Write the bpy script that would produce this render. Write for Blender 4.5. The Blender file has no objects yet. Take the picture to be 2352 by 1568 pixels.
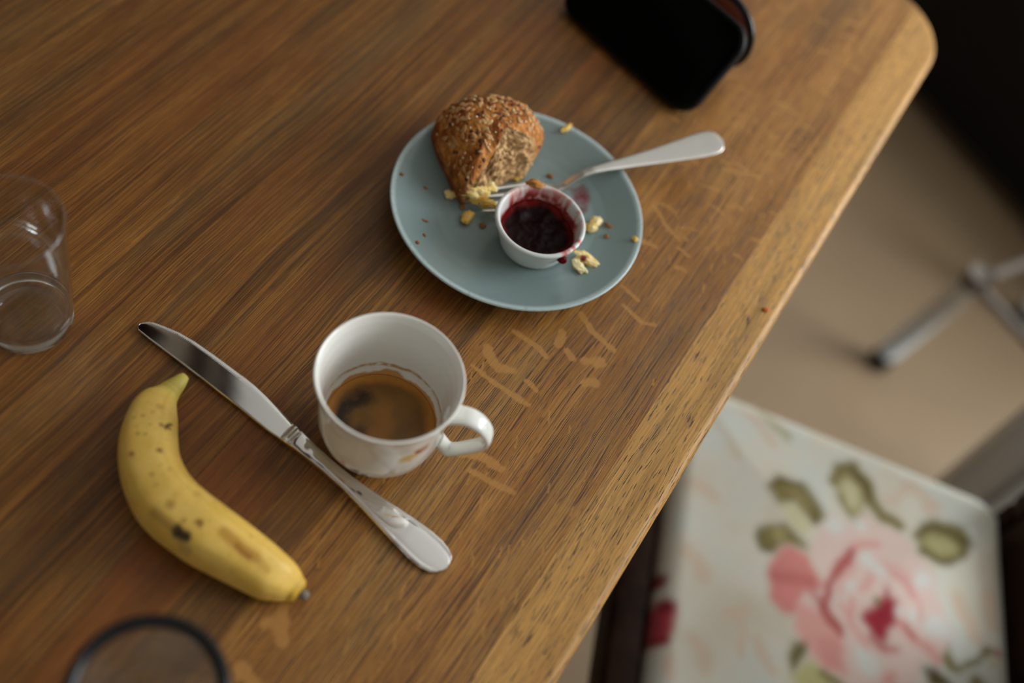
import bpy, math, random
import numpy as np
from mathutils import Matrix, Vector, noise as mn

random.seed(7)
C = bpy.context.scene.collection
S = bpy.context.scene
TZ = 0.75                      # height of the table top above the floor

# ------------------------------------------------------------------ camera, light, exposure
cd = bpy.data.cameras.new('camera')
cam = bpy.data.objects.new('camera', cd)
C.objects.link(cam)
r0 = Vector((0.93481948, 0.2924679, 0.20143254))
r1 = Vector((-0.35512328, 0.76988671, 0.53024703))
r2 = Vector((0.0, 0.56721864, -0.82356725))
cam.matrix_world = Matrix(((r0.x, r1.x, -r2.x, 0.0), (r0.y, r1.y, -r2.y, 0.0),
                           (r0.z, r1.z, -r2.z, TZ + 0.576), (0, 0, 0, 1)))
cd.sensor_width = 36.0
cd.lens = 39.38
cd.clip_start = 0.02
cd.dof.use_dof = True
cd.dof.focus_distance = 0.67
cd.dof.aperture_fstop = 2.15
S.camera = cam

S.view_settings.view_transform = 'Standard'
S.view_settings.look = 'None'
S.view_settings.gamma = 1.0
S.view_settings.use_curve_mapping = False
S.view_settings.exposure = 0.70

w = bpy.data.worlds.new('sky')
S.world = w
w.use_nodes = True
bg = w.node_tree.nodes['Background']
bg.inputs[0].default_value = (0.80, 0.90, 1.0, 1)
bg.inputs[1].default_value = 1.2

def area_light(name, loc, target, sx, sy, power, col):
    l = bpy.data.lights.new(name, 'AREA')
    l.shape = 'RECTANGLE'; l.size = sx; l.size_y = sy; l.energy = power; l.color = col
    o = bpy.data.objects.new(name, l); C.objects.link(o)
    o.location = loc
    d = Vector(target) - Vector(loc)
    o.rotation_euler = d.to_track_quat('-Z', 'Y').to_euler()
    return o
# daylight entering through the tall window in the right wall
area_light('window_daylight', (2.28, 1.45, 1.62), (0.0, 1.45, 1.62), 1.9, 1.5, 52, (0.97, 0.985, 1.0))

# ------------------------------------------------------------------ helpers
def lin(r, g, b):
    def f(c):
        c = c / 255.0
        return c / 12.92 if c <= 0.04045 else ((c + 0.055) / 1.055) ** 2.4
    return (f(r), f(g), f(b))

def tag(o, label=None, cat=None, group=None, kind=None):
    if label: o['label'] = label
    if cat: o['category'] = cat
    if group: o['group'] = group
    if kind: o['kind'] = kind
    return o

def link(name, me, mat=None, parent=None, loc=None, rot=None):
    o = bpy.data.objects.new(name, me)
    C.objects.link(o)
    if mat and me and hasattr(me, 'materials') and len(me.materials) == 0: me.materials.append(mat)
    if parent: o.parent = parent
    if loc is not None: o.location = loc
    if rot is not None: o.rotation_euler = rot
    return o

def empty(name, loc=(0, 0, 0), rz=0.0):
    o = bpy.data.objects.new(name, None)
    o.empty_display_size = 0.02
    C.objects.link(o)
    o.location = loc; o.rotation_euler = (0, 0, rz)
    return o

def mesh(name, V, F, smooth=True, col=None, fl=None):
    me = bpy.data.meshes.new(name)
    me.from_pydata([tuple(map(float, v)) for v in V], [], [tuple(f) for f in F])
    if smooth:
        me.polygons.foreach_set('use_smooth', [True] * len(me.polygons))
    if col is not None:
        a = me.color_attributes.new('Col', 'FLOAT_COLOR', 'POINT')
        c = np.ones((len(V), 4), dtype=np.float32); c[:, :3] = np.clip(col, 0, 1)
        a.data.foreach_set('color', c.ravel())
    if fl is not None:
        a = me.attributes.new('fleck', 'FLOAT', 'POINT')
        a.data.foreach_set('value', np.asarray(fl, dtype=np.float32))
    me.update()
    return me

def grid_faces(nu, nv, wrap_u=False, wrap_v=False, off=0):
    F = []
    for i in range(nu if wrap_u else nu - 1):
        for j in range(nv if wrap_v else nv - 1):
            a = i * nv + j; b = ((i + 1) % nu) * nv + j
            c = ((i + 1) % nu) * nv + (j + 1) % nv; d = i * nv + (j + 1) % nv
            F.append((off + a, off + b, off + c, off + d))
    return F

def revolve(prof, seg=96):
    """Closed surface of revolution. prof = [(r, z)...] from axis to axis (or a closed loop)."""
    V = []; n = len(prof)
    for k in range(seg):
        a = 2 * math.pi * k / seg
        for r, z in prof: V.append((r * math.cos(a), r * math.sin(a), z))
    F = []
    for k in range(seg):
        k2 = (k + 1) % seg
        for j in range(n - 1):
            F.append((k * n + j, k2 * n + j, k2 * n + j + 1, k * n + j + 1))
    return V, F

def weld(me, d=1e-6):
    import bmesh
    bm = bmesh.new(); bm.from_mesh(me)
    bmesh.ops.remove_doubles(bm, verts=bm.verts, dist=d)
    bmesh.ops.recalc_face_normals(bm, faces=bm.faces)
    bm.to_mesh(me); bm.free(); return me

def catmull(P, n):
    P = np.array(P, dtype=float)
    m = len(P); out = []
    seg = np.r_[0, np.cumsum(np.linalg.norm(np.diff(P, axis=0), axis=1))]
    ts = np.linspace(0, seg[-1], n)
    for t in ts:
        i = min(max(np.searchsorted(seg, t) - 1, 0), m - 2)
        u = (t - seg[i]) / max(seg[i + 1] - seg[i], 1e-9)
        p0 = P[max(i - 1, 0)]; p1 = P[i]; p2 = P[i + 1]; p3 = P[min(i + 2, m - 1)]
        out.append(0.5 * ((2 * p1) + (-p0 + p2) * u + (2 * p0 - 5 * p1 + 4 * p2 - p3) * u * u + (-p0 + 3 * p1 - 3 * p2 + p3) * u ** 3))
    return np.array(out)

def fbm(x, y, z=0.0, o=3):
    return mn.fractal(Vector((x, y, z)), 1.0, 2.0, o)

def smooth01(e0, e1, x):
    t = np.clip((np.asarray(x, dtype=float) - e0) / (e1 - e0), 0, 1)
    return t * t * (3 - 2 * t)

def seg_dist(X, Y, pts):
    d = np.full(X.shape, 9.0)
    for (ax, ay), (bx, by) in zip(pts[:-1], pts[1:]):
        vx, vy = bx - ax, by - ay; L = vx * vx + vy * vy + 1e-12
        t = np.clip(((X - ax) * vx + (Y - ay) * vy) / L, 0, 1)
        d = np.minimum(d, np.hypot(X - ax - t * vx, Y - ay - t * vy))
    return d

def in_poly(X, Y, pts):
    inside = np.zeros(X.shape, bool); n = len(pts)
    for i in range(n):
        x1, y1 = pts[i]; x2, y2 = pts[(i + 1) % n]
        if y1 == y2: continue
        c = ((y1 > Y) != (y2 > Y)) & (X < (x2 - x1) * (Y - y1) / (y2 - y1) + x1)
        inside ^= c
    return inside

def poly_mask(X, Y, pts, soft):
    d = seg_dist(X, Y, list(pts) + [pts[0]])
    s = np.where(in_poly(X, Y, pts), d, -d)
    return smooth01(-soft, soft, s)

def mix(col, c, m):
    m = np.asarray(m)[..., None]
    return col * (1 - m) + np.array(c) * m

# ------------------------------------------------------------------ materials
def new_mat(name):
    m = bpy.data.materials.new(name); m.use_nodes = True
    nt = m.node_tree
    return m, nt, nt.nodes['Principled BSDF']

def pbr(name, col=(0.5, 0.5, 0.5), rough=0.5, metal=0.0, spec=0.5, trans=0.0, ior=1.5, vcol=False, bump=None, coat=0.0, sss=0.0, sheen=0.0, noise_col=None):
    m, nt, b = new_mat(name)
    b.inputs['Base Color'].default_value = (*col, 1)
    b.inputs['Roughness'].default_value = rough
    b.inputs['Metallic'].default_value = metal
    b.inputs['Specular IOR Level'].default_value = spec
    b.inputs['Transmission Weight'].default_value = trans
    b.inputs['IOR'].default_value = ior
    b.inputs['Coat Weight'].default_value = coat
    b.inputs['Sheen Weight'].default_value = sheen
    if sss:
        b.inputs['Subsurface Weight'].default_value = sss
        b.inputs['Subsurface Radius'].default_value = (0.004, 0.002, 0.001)
        b.inputs['Subsurface Scale'].default_value = 1.0
    src = None
    if vcol:
        a = nt.nodes.new('ShaderNodeVertexColor'); a.layer_name = 'Col'
        src = a.outputs[0]
    if noise_col:
        sc, amt = noise_col
        tc = nt.nodes.new('ShaderNodeTexCoord')
        n = nt.nodes.new('ShaderNodeTexNoise'); n.inputs['Scale'].default_value = sc; n.inputs['Detail'].default_value = 4
        nt.links.new(tc.outputs['Object'], n.inputs['Vector'])
        mr = nt.nodes.new('ShaderNodeMapRange'); mr.inputs[1].default_value = .3; mr.inputs[2].default_value = .7
        mr.inputs[3].default_value = 1 - amt; mr.inputs[4].default_value = 1 + amt
        nt.links.new(n.outputs[0], mr.inputs[0])
        mx = nt.nodes.new('ShaderNodeVectorMath'); mx.operation = 'SCALE'
        if src: nt.links.new(src, mx.inputs[0])
        else: mx.inputs[0].default_value = col
        nt.links.new(mr.outputs[0], mx.inputs['Scale'])
        src = mx.outputs[0]
    if src: nt.links.new(src, b.inputs['Base Color'])
    if bump:
        sc, st, di = bump
        tc = nt.nodes.new('ShaderNodeTexCoord')
        n = nt.nodes.new('ShaderNodeTexNoise'); n.inputs['Scale'].default_value = sc; n.inputs['Detail'].default_value = 5
        nt.links.new(tc.outputs['Object'], n.inputs['Vector'])
        bp = nt.nodes.new('ShaderNodeBump'); bp.inputs['Strength'].default_value = st; bp.inputs['Distance'].default_value = di
        nt.links.new(n.outputs[0], bp.inputs['Height']); nt.links.new(bp.outputs[0], b.inputs['Normal'])
    return m

def thin_glass(name, tint=(.955, .965, .96)):
    m, nt, b = new_mat(name)
    nt.nodes.remove(b); out = nt.nodes['Material Output']
    tr = nt.nodes.new('ShaderNodeBsdfTransparent'); tr.inputs[0].default_value = (*tint, 1)
    gl = nt.nodes.new('ShaderNodeBsdfGlossy'); gl.inputs[0].default_value = (.92, .97, 1, 1); gl.inputs['Roughness'].default_value = .06
    lw = nt.nodes.new('ShaderNodeLayerWeight'); lw.inputs[0].default_value = .5
    pw = nt.nodes.new('ShaderNodeMath'); pw.operation = 'POWER'; pw.inputs[1].default_value = 2.6
    nt.links.new(lw.outputs['Facing'], pw.inputs[0])
    fr = nt.nodes.new('ShaderNodeMath'); fr.operation = 'MULTIPLY_ADD'; fr.inputs[1].default_value = .9; fr.inputs[2].default_value = .065
    nt.links.new(pw.outputs[0], fr.inputs[0])
    mx = nt.nodes.new('ShaderNodeMixShader')
    nt.links.new(fr.outputs[0], mx.inputs[0]); nt.links.new(tr.outputs[0], mx.inputs[1]); nt.links.new(gl.outputs[0], mx.inputs[2])
    nt.links.new(mx.outputs[0], out.inputs[0])
    return m

def wood_material():
    m, nt, b = new_mat('oiled_oak')
    N = nt.nodes.new; L = nt.links.new
    tc = N('ShaderNodeTexCoord')
    def attr(n, t='OBJECT'):
        a = N('ShaderNodeAttribute'); a.attribute_type = t; a.attribute_name = n; return a.outputs['Fac']
    def math_(op, a, b_=None, c=None):
        n = N('ShaderNodeMath'); n.operation = op
        for i, v in enumerate((a, b_, c)):
            if v is None: continue
            if isinstance(v, (int, float)): n.inputs[i].default_value = v
            else: L(v, n.inputs[i])
        return n.outputs[0]
    seed = attr('seed'); tone = attr('tone'); figure = attr('figure'); red = attr('red')
    fleck = attr('fleck', 'GEOMETRY')
    sep = N('ShaderNodeSeparateXYZ'); L(tc.outputs['Object'], sep.inputs[0])
    X, Y, Z = sep.outputs
    def vec(x, y, z=0.0):
        c = N('ShaderNodeCombineXYZ')
        for i, v in enumerate((x, y, z)):
            if isinstance(v, (int, float)): c.inputs[i].default_value = v
            else: L(v, c.inputs[i])
        return c.outputs[0]
    def noise(v, det=3, rough=.5, scale=1.0):
        n = N('ShaderNodeTexNoise'); n.inputs['Scale'].default_value = scale; n.inputs['Detail'].default_value = det
        n.inputs['Roughness'].default_value = rough; L(v, n.inputs['Vector']); return n.outputs[0]
    def rng(v, a, b_, c, d, sm=False):
        n = N('ShaderNodeMapRange'); n.clamp = True
        if sm: n.interpolation_type = 'SMOOTHSTEP'
        L(v, n.inputs[0])
        for i, q in enumerate((a, b_, c, d)): n.inputs[i + 1].default_value = q
        return n.outputs[0]
    def mixc(f, a, b_, mode='MIX'):
        n = N('ShaderNodeMix'); n.data_type = 'RGBA'; n.blend_type = mode
        if isinstance(f, (int, float)): n.inputs[0].default_value = f
        else: L(f, n.inputs[0])
        for i, v in ((6, a), (7, b_)):
            if isinstance(v, tuple): n.inputs[i].default_value = (*v, 1)
            else: L(v, n.inputs[i])
        return n.outputs[2]
    sd = math_('MULTIPLY', seed, 3.7)
    # slow meander of the grain
    warp = noise(vec(math_('MULTIPLY', X, 5.0), math_('MULTIPLY', Y, 14.0), sd), 2)
    warp2 = noise(vec(math_('MULTIPLY', X, 22.0), math_('MULTIPLY', Y, 50.0), sd), 2)
    yw = math_('ADD', Y, math_('ADD', math_('MULTIPLY', warp, 0.012), math_('MULTIPLY', warp2, 0.0010)))
    # growth rings: irregular dark lines, a few mm apart
    rings = noise(vec(math_('MULTIPLY', X, 1.6), math_('MULTIPLY', yw, 250.0), sd), 3, .62)
    ringd = rng(rings, .36, .53, 1.0, 0.0, True)
    broad = noise(vec(math_('MULTIPLY', X, 3.0), math_('MULTIPLY', yw, 38.0), math_('ADD', sd, 5.0)), 3)
    # long fine fibres
    fib = noise(vec(math_('MULTIPLY', X, 16.0), math_('MULTIPLY', yw, 1150.0), sd), 2, .6)
    fib2 = noise(vec(math_('MULTIPLY', X, 60.0), math_('MULTIPLY', yw, 2100.0), sd), 1)
    # open pores: short dark dashes
    por = noise(vec(math_('MULTIPLY', X, 85.0), math_('MULTIPLY', yw, 1150.0), math_('ADD', sd, 9.0)), 2, .5)
    pord = rng(por, .34, .42, 1.0, 0.0, True)
    blot = noise(vec(math_('MULTIPLY', X, 9.0), math_('MULTIPLY', Y, 24.0), math_('ADD', sd, 3.0)), 4, .6)
    patch = noise(vec(math_('MULTIPLY', X, 34.0), math_('MULTIPLY', Y, 60.0), math_('ADD', sd, 13.0)), 3, .6)
    dark = lin(102, 63, 23); midc = lin(160, 109, 48); light = lin(214, 162, 88)
    t = math_('ADD', tone, math_('MULTIPLY', math_('SUBTRACT', broad, .5), .75))
    t = math_('ADD', t, math_('MULTIPLY', math_('SUBTRACT', blot, .5), .55))
    t = math_('ADD', t, math_('MULTIPLY', math_('SUBTRACT', patch, .5), .28))
    t = math_('ADD', t, math_('MULTIPLY', math_('SUBTRACT', fib, .5), .85))
    t = math_('ADD', t, math_('MULTIPLY', math_('SUBTRACT', fib2, .5), .5))
    cr = N('ShaderNodeValToRGB'); L(t, cr.inputs[0])
    e = cr.color_ramp.elements
    e[0].position = 0.0; e[0].color = (*dark, 1); e[1].position = 1.0; e[1].color = (*light, 1)
    k = cr.color_ramp.elements.new(.5); k.color = (*midc, 1)
    col = cr.outputs[0]
    col = mixc(math_('MULTIPLY', ringd, math_('MULTIPLY', figure, .66)), col, lin(60, 35, 14))
    # close-set straight grain lines, a millimetre apart, running long along the board
    gl_ = noise(vec(math_('MULTIPLY', X, 11.0), math_('MULTIPLY', yw, 1150.0), math_('ADD', sd, 31.0)), 1, .5)
    gl_brk = noise(vec(math_('MULTIPLY', X, 60.0), math_('MULTIPLY', yw, 300.0), math_('ADD', sd, 37.0)), 2, .5)
    glf = math_('MULTIPLY', rng(gl_, .36, .47, 1.0, 0.0, True), rng(gl_brk, .34, .50, .35, 1.0, True))
    glf = math_('MULTIPLY', math_('MULTIPLY', glf, attr('lines')), math_('SUBTRACT', 1.0, fleck))
    col = mixc(glf, col, lin(72, 42, 18))
    r2 = noise(vec(math_('MULTIPLY', X, 3.2), math_('MULTIPLY', yw, 560.0), math_('ADD', sd, 41.0)), 2, .55)
    col = mixc(math_('MULTIPLY', rng(r2, .36, .52, .8, 0.0, True), math_('MULTIPLY', figure, .6)), col, lin(70, 42, 17))
    # reddish and greyish stain areas
    rn = noise(vec(math_('MULTIPLY', X, 6.0), math_('MULTIPLY', Y, 30.0), math_('ADD', sd, 21.0)), 2)
    col = mixc(math_('MULTIPLY', rng(rn, .45, .68, 0.0, 1.0), red), col, lin(138, 80, 34))
    col = mixc(math_('MULTIPLY', rng(rn, .5, .3, 0.0, .4), 1.0), col, lin(98, 78, 48))
    nofl = math_('SUBTRACT', 1.0, fleck)
    pfac = math_('MULTIPLY', math_('MULTIPLY', pord, attr('pores')), nofl)
    col = mixc(pfac, col, lin(48, 30, 14))
    col = mixc(math_('MULTIPLY', fleck, .68), col, lin(182, 132, 70))
    L(col, b.inputs['Base Color'])
    rr = math_('ADD', math_('MULTIPLY', fib, .16), .34)
    L(rr, b.inputs['Roughness'])
    b.inputs['Specular IOR Level'].default_value = 0.38
    bp = N('ShaderNodeBump'); bp.inputs['Strength'].default_value = .5; bp.inputs['Distance'].default_value = .0003
    h = math_('SUBTRACT', math_('MULTIPLY', fib, .6), math_('ADD', math_('MULTIPLY', glf, .6), math_('ADD', math_('MULTIPLY', pfac, .9), math_('MULTIPLY', ringd, .25))))
    L(h, bp.inputs['Height']); L(bp.outputs[0], b.inputs['Normal'])
    return m

M = {}
M['oak'] = wood_material()
M['porcelain'] = pbr('glazed_porcelain', rough=.12, spec=.5, vcol=True, coat=.3)
M['plate'] = pbr('blue_green_glaze', rough=.2, spec=.5, vcol=True)
M['ramekin'] = pbr('white_ramekin_glaze', rough=.28, spec=.45, vcol=True)
M['coffee'] = pbr('coffee_with_crema', rough=.25, spec=.25, vcol=True)
M['jam'] = pbr('dark_berry_jam', rough=.45, spec=.09, vcol=True, bump=(160, .12, .001))
M['banana'] = pbr('banana_peel', rough=.45, spec=.35, vcol=True, bump=(300, .08, .001), sss=.08)
M['crust'] = pbr('bread_crust', rough=.68, spec=.2, vcol=True, bump=(330, .8, .0022), noise_col=(260, .25))
M['steel'] = pbr('polished_steel', col=(.80, .79, .77), rough=.08, metal=1.0)
M['fork_steel'] = pbr('worn_silver_steel', col=(.70, .69, .655), rough=.3, metal=1.0)
M['blade'] = pbr('brushed_blade_steel', col=(.88, .885, .87), rough=.07, metal=1.0)
M['glass'] = pbr('clear_glass', col=(.97, .985, .98), rough=.0, trans=1.0, ior=1.48)
M['thinglass'] = thin_glass('thin_clear_glass')
M['blackrim'] = pbr('black_gloss_rim', col=(.004, .005, .006), rough=.28, spec=.4)
M['screen'] = pbr('black_screen_glass', col=(.001, .001, .001), rough=.12, spec=.06)
M['case'] = pbr('black_phone_case', col=(.003, .003, .0035), rough=.5, spec=.15)
M['amber'] = pbr('brown_tinted_lens', col=(.34, .09, .045), rough=.2, spec=.5)
M['darkwood'] = pbr('dark_stained_wood', col=(.020, .008, .004), rough=.5, spec=.08, noise_col=(40, .6))
M['fabric'] = pbr('printed_cotton', rough=.85, spec=.15, vcol=True, bump=(700, .25, .001), sheen=.15)
M['floor'] = pbr('beige_floor', col=lin(148, 126, 99), rough=.42, spec=.4, noise_col=(3.0, .10))
M['wall'] = pbr('painted_wall', col=(.66, .64, .59), rough=.85, noise_col=(2, .03))
M['wall_dark'] = pbr('bounce_cut_wall', col=(.20, .15, .11), rough=.85, noise_col=(2, .03))  # unseen left wall darkened so less light bounces onto the table's left
M['ceil'] = pbr('ceiling_paint', col=(.80, .80, .77), rough=.9, noise_col=(2, .03))
M['white_paint'] = pbr('white_trim_paint', col=(.7, .7, .68), rough=.4, noise_col=(9, .03))
M['leather'] = pbr('black_leather', col=(.006, .006, .006), rough=.6, spec=.2, bump=(60, .3, .004))
M['chrome'] = pbr('pale_painted_steel', col=(.62, .66, .67), rough=.35, noise_col=(9, .05))
M['greypaint'] = pbr('grey_enamel', col=(.56, .58, .58), rough=.4, spec=.5, noise_col=(5, .05))
M['paleedge'] = pbr('pale_enamel', col=(.55, .62, .66), rough=.35, noise_col=(5, .03))
M['rubber'] = pbr('dark_rubber', col=(.03, .025, .02), rough=.8)
M['darkrod'] = pbr('brown_metal_rod', col=(.14, .12, .10), rough=.6, spec=.2)
M['egg'] = pbr('cooked_egg', rough=.4, spec=.45, vcol=True, sss=.15, bump=(500, .3, .001))
M['crumb'] = pbr('bread_crumb', rough=.8, vcol=True, bump=(900, .4, .001))
M['seedpale'] = pbr('pale_seed', col=lin(192, 146, 90), rough=.6, noise_col=(400, .25))
M['seeddark'] = pbr('dark_seed', col=lin(78, 40, 20), rough=.6, noise_col=(400, .2))
M['sesame'] = pbr('sesame_seed', col=lin(222, 198, 158), rough=.45, noise_col=(400, .1))
M['shade'] = pbr('added_pendant_dark', col=(.05, .022, .014), rough=.5)  # dark tone of the added, unseen pendant

# ------------------------------------------------------------------ room shell
RX0, RX1, RY0, RY1, RZ = -2.3, 2.3, -1.9, 3.3, 2.5
def box_mesh(name, x0, x1, y0, y1, z0, z1, bev=0.0, seg=2):
    import bmesh
    bm = bmesh.new()
    bmesh.ops.create_cube(bm, size=1)
    for v in bm.verts:
        v.co = Vector(((x0 + x1) / 2 + v.co.x * (x1 - x0), (y0 + y1) / 2 + v.co.y * (y1 - y0), (z0 + z1) / 2 + v.co.z * (z1 - z0)))
    if bev:
        bmesh.ops.bevel(bm, geom=list(bm.edges), offset=bev, segments=seg, affect='EDGES', profile=.5)
    me = bpy.data.meshes.new(name); bm.to_mesh(me); bm.free()
    if bev: me.polygons.foreach_set('use_smooth', [True] * len(me.polygons))
    return me
def box(name, b, mat, parent=None, bev=0.0, seg=2):
    return link(name, box_mesh(name, *b, bev=bev, seg=seg), mat, parent)
def struct(name, b, mat, parent=None):
    o = box(name, b, mat, parent)
    if not parent: o['kind'] = 'structure'
    return o
struct('floor', (RX0 - .1, RX1 + .1, RY0 - .1, RY1 + .1, -.1, 0), M['floor'])
struct('ceiling', (RX0 - .1, RX1 + .1, RY0 - .1, RY1 + .1, RZ, RZ + .1), M['ceil'])
struct('wall_left', (RX0 - .1, RX0, RY0 - .1, RY1 + .1, 0, RZ), M['wall_dark'])
struct('wall_far', (RX0, RX1, RY1, RY1 + .1, 0, RZ), M['wall'])
struct('wall_near', (RX0, RX1, RY0 - .1, RY0, 0, RZ), M['wall'])
# right wall with the window opening
WY0, WY1, WZ0, WZ1 = .45, 2.45, .85, 2.4
wr = bpy.data.objects.new('wall_right', box_mesh('wall_right', RX1, RX1 + .1, RY0 - .1, WY0, 0, RZ)); C.objects.link(wr)
wr.data.materials.append(M['wall']); wr['kind'] = 'structure'
box('wall_pier', (RX1, RX1 + .1, WY1, RY1 + .1, 0, RZ), M['wall'], wr)
box('wall_apron', (RX1, RX1 + .1, WY0, WY1, 0, WZ0), M['wall'], wr)
box('wall_head', (RX1, RX1 + .1, WY0, WY1, WZ1, RZ), M['wall'], wr)
win = box('window_1', (RX1 + .02, RX1 + .07, WY0, WY0 + .06, WZ0, WZ1), M['white_paint']); win['kind'] = 'structure'
for nm, b in (('window_frame', (RX1 + .02, RX1 + .07, WY1 - .06, WY1, WZ0, WZ1)),
              ('window_frame', (RX1 + .02, RX1 + .07, WY0, WY1, WZ0, WZ0 + .06)),
              ('window_frame', (RX1 + .02, RX1 + .07, WY0, WY1, WZ1 - .06, WZ1)),
              ('mullion', (RX1 + .02, RX1 + .07, 1.42, 1.48, WZ0, WZ1)),
              ('window_sill', (RX1 - .12, RX1 + .02, WY0 - .05, WY1 + .05, WZ0 - .03, WZ0))):
    box(nm, b, M['white_paint'], win)
for nm, b in (('baseboard_left', (RX0, RX0 + .015, RY0, RY1, 0, .08)), ('baseboard_far', (RX0, RX1, RY1 - .015, RY1, 0, .08)),
              ('baseboard_right', (RX1 - .015, RX1, RY0, RY1, 0, .08))):
    struct(nm, b, M['white_paint'])

# ------------------------------------------------------------------ dining table
GA = math.radians(75.3)                       # direction of the grain
table = empty('dining_table', (0, 0, 0), GA)
tag(table, 'oiled oak dining table with rounded corner, worn grain and pale ray flecks', 'table')
T_ = np.array([math.cos(GA), math.sin(GA)]); V_ = np.array([-math.sin(GA), math.cos(GA)])
def tl(p):                                     # world xy -> table local (along grain, across)
    p = np.asarray(p); return (float(p @ T_), float(p @ V_))
EV = -0.0315; XE = 0.918; XS = -0.55; RC = 0.07; RO = 0.0055; TH = 0.03; EW = 0.90
def edge_dist(x, v):
    """distance inside the table outline (outer edge v=EV, far end x=XE, rounded corner RC)"""
    dx = XE - x; dv = v - EV
    if dx < RC and dv < RC: return RC - math.hypot(RC - dx, RC - dv)
    return min(dx, dv)
def xmax(v):
    dv = v - EV
    if dv >= RC: return XE
    return XE - RC + math.sqrt(max(RC * RC - (RC - dv) ** 2, 0))
def top_z(x, v):
    d = max(edge_dist(x, v), 0.0)
    d = min(d, v - EV if v - EV > 0 else 0)
    if d >= RO: return 0.0
    return -(RO - math.sqrt(max(RO * RO - (RO - d) ** 2, 0)))
flecks = [[(-0.0126,0.3853),(-0.008,0.379),(-0.0020,0.3747),(0.0060,0.3766)],[(-0.0173,0.3694),(-0.0028,0.3641),(0.0111,0.3604),(0.0232,0.3575)],
 [(-0.0013,0.4046),(0.0178,0.3993),(0.0235,0.3949)],[(0.0276,0.4162),(0.0285,0.4077)],[(0.0353,0.4363),(0.0455,0.4264),(0.0626,0.4180)],
 [(0.0338,0.4048),(0.0390,0.4019)],[(0.0489,0.4029),(0.0560,0.4060)],[(0.0518,0.3870),(0.0568,0.3899)],[(0.0171,0.3731),(0.0239,0.3694)],
 [(-0.0068,0.3096),(0.005,0.313),(0.0200,0.3104)],[(0.0039,0.3020),(0.018,0.300),(0.0317,0.2988)],[(-0.0670,0.1781),(-0.0578,0.1817)],
 [(-0.0626,0.1898),(-0.0600,0.1820),(-0.0552,0.1730)],[(-0.0699,0.1531),(-0.0605,0.1478)],[(0.0584,0.5482),(0.066,0.541),(0.070,0.535),(0.0829,0.5262)],
 [(.06,.455),(.075,.447),(.083,.449)],[(.055,.470),(.068,.463)],[(-.02,.335),(-.006,.331)]]
fwid = [.0036,.0021,.0023,.0036,.0023,.0026,.0044,.0036,.0026,.0034,.0020,.0036,.0036,.0044,.0016,.0016,.0015,.0013]
flecks = [[tl(q) for q in f] for f in flecks]
rs = random.Random(11)
for k in range(190):                           # short ray streaks, slightly oblique to the grain
    x = rs.uniform(.02, .82); v = rs.uniform(.003, .075) if rs.random() < .75 else rs.uniform(.003, .12)
    if .36 < x < .47 and v > .02: continue
    L_ = rs.uniform(.003, .0085); an = rs.uniform(.22, .5)
    mid = (x + L_ * .5 * math.cos(an), v + L_ * .5 * math.sin(an) + rs.uniform(-.0005, .0005))
    flecks.append([(x, v), mid, (x + L_ * math.cos(an), v + L_ * math.sin(an))]); fwid.append(rs.uniform(.0003, .0008))
for k in range(46):                            # broader flecks further along the board
    x = rs.uniform(.50, .86); v = rs.uniform(.01, .115); an = rs.uniform(-1.7, -.9)
    L_ = rs.uniform(.006, .016)
    flecks.append([(x, v), (x + L_ * .5 * math.cos(an) + .001, v + L_ * .5 * math.sin(an)), (x + L_ * math.cos(an), v + L_ * math.sin(an))]); fwid.append(rs.uniform(.0006, .0016))
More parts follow.
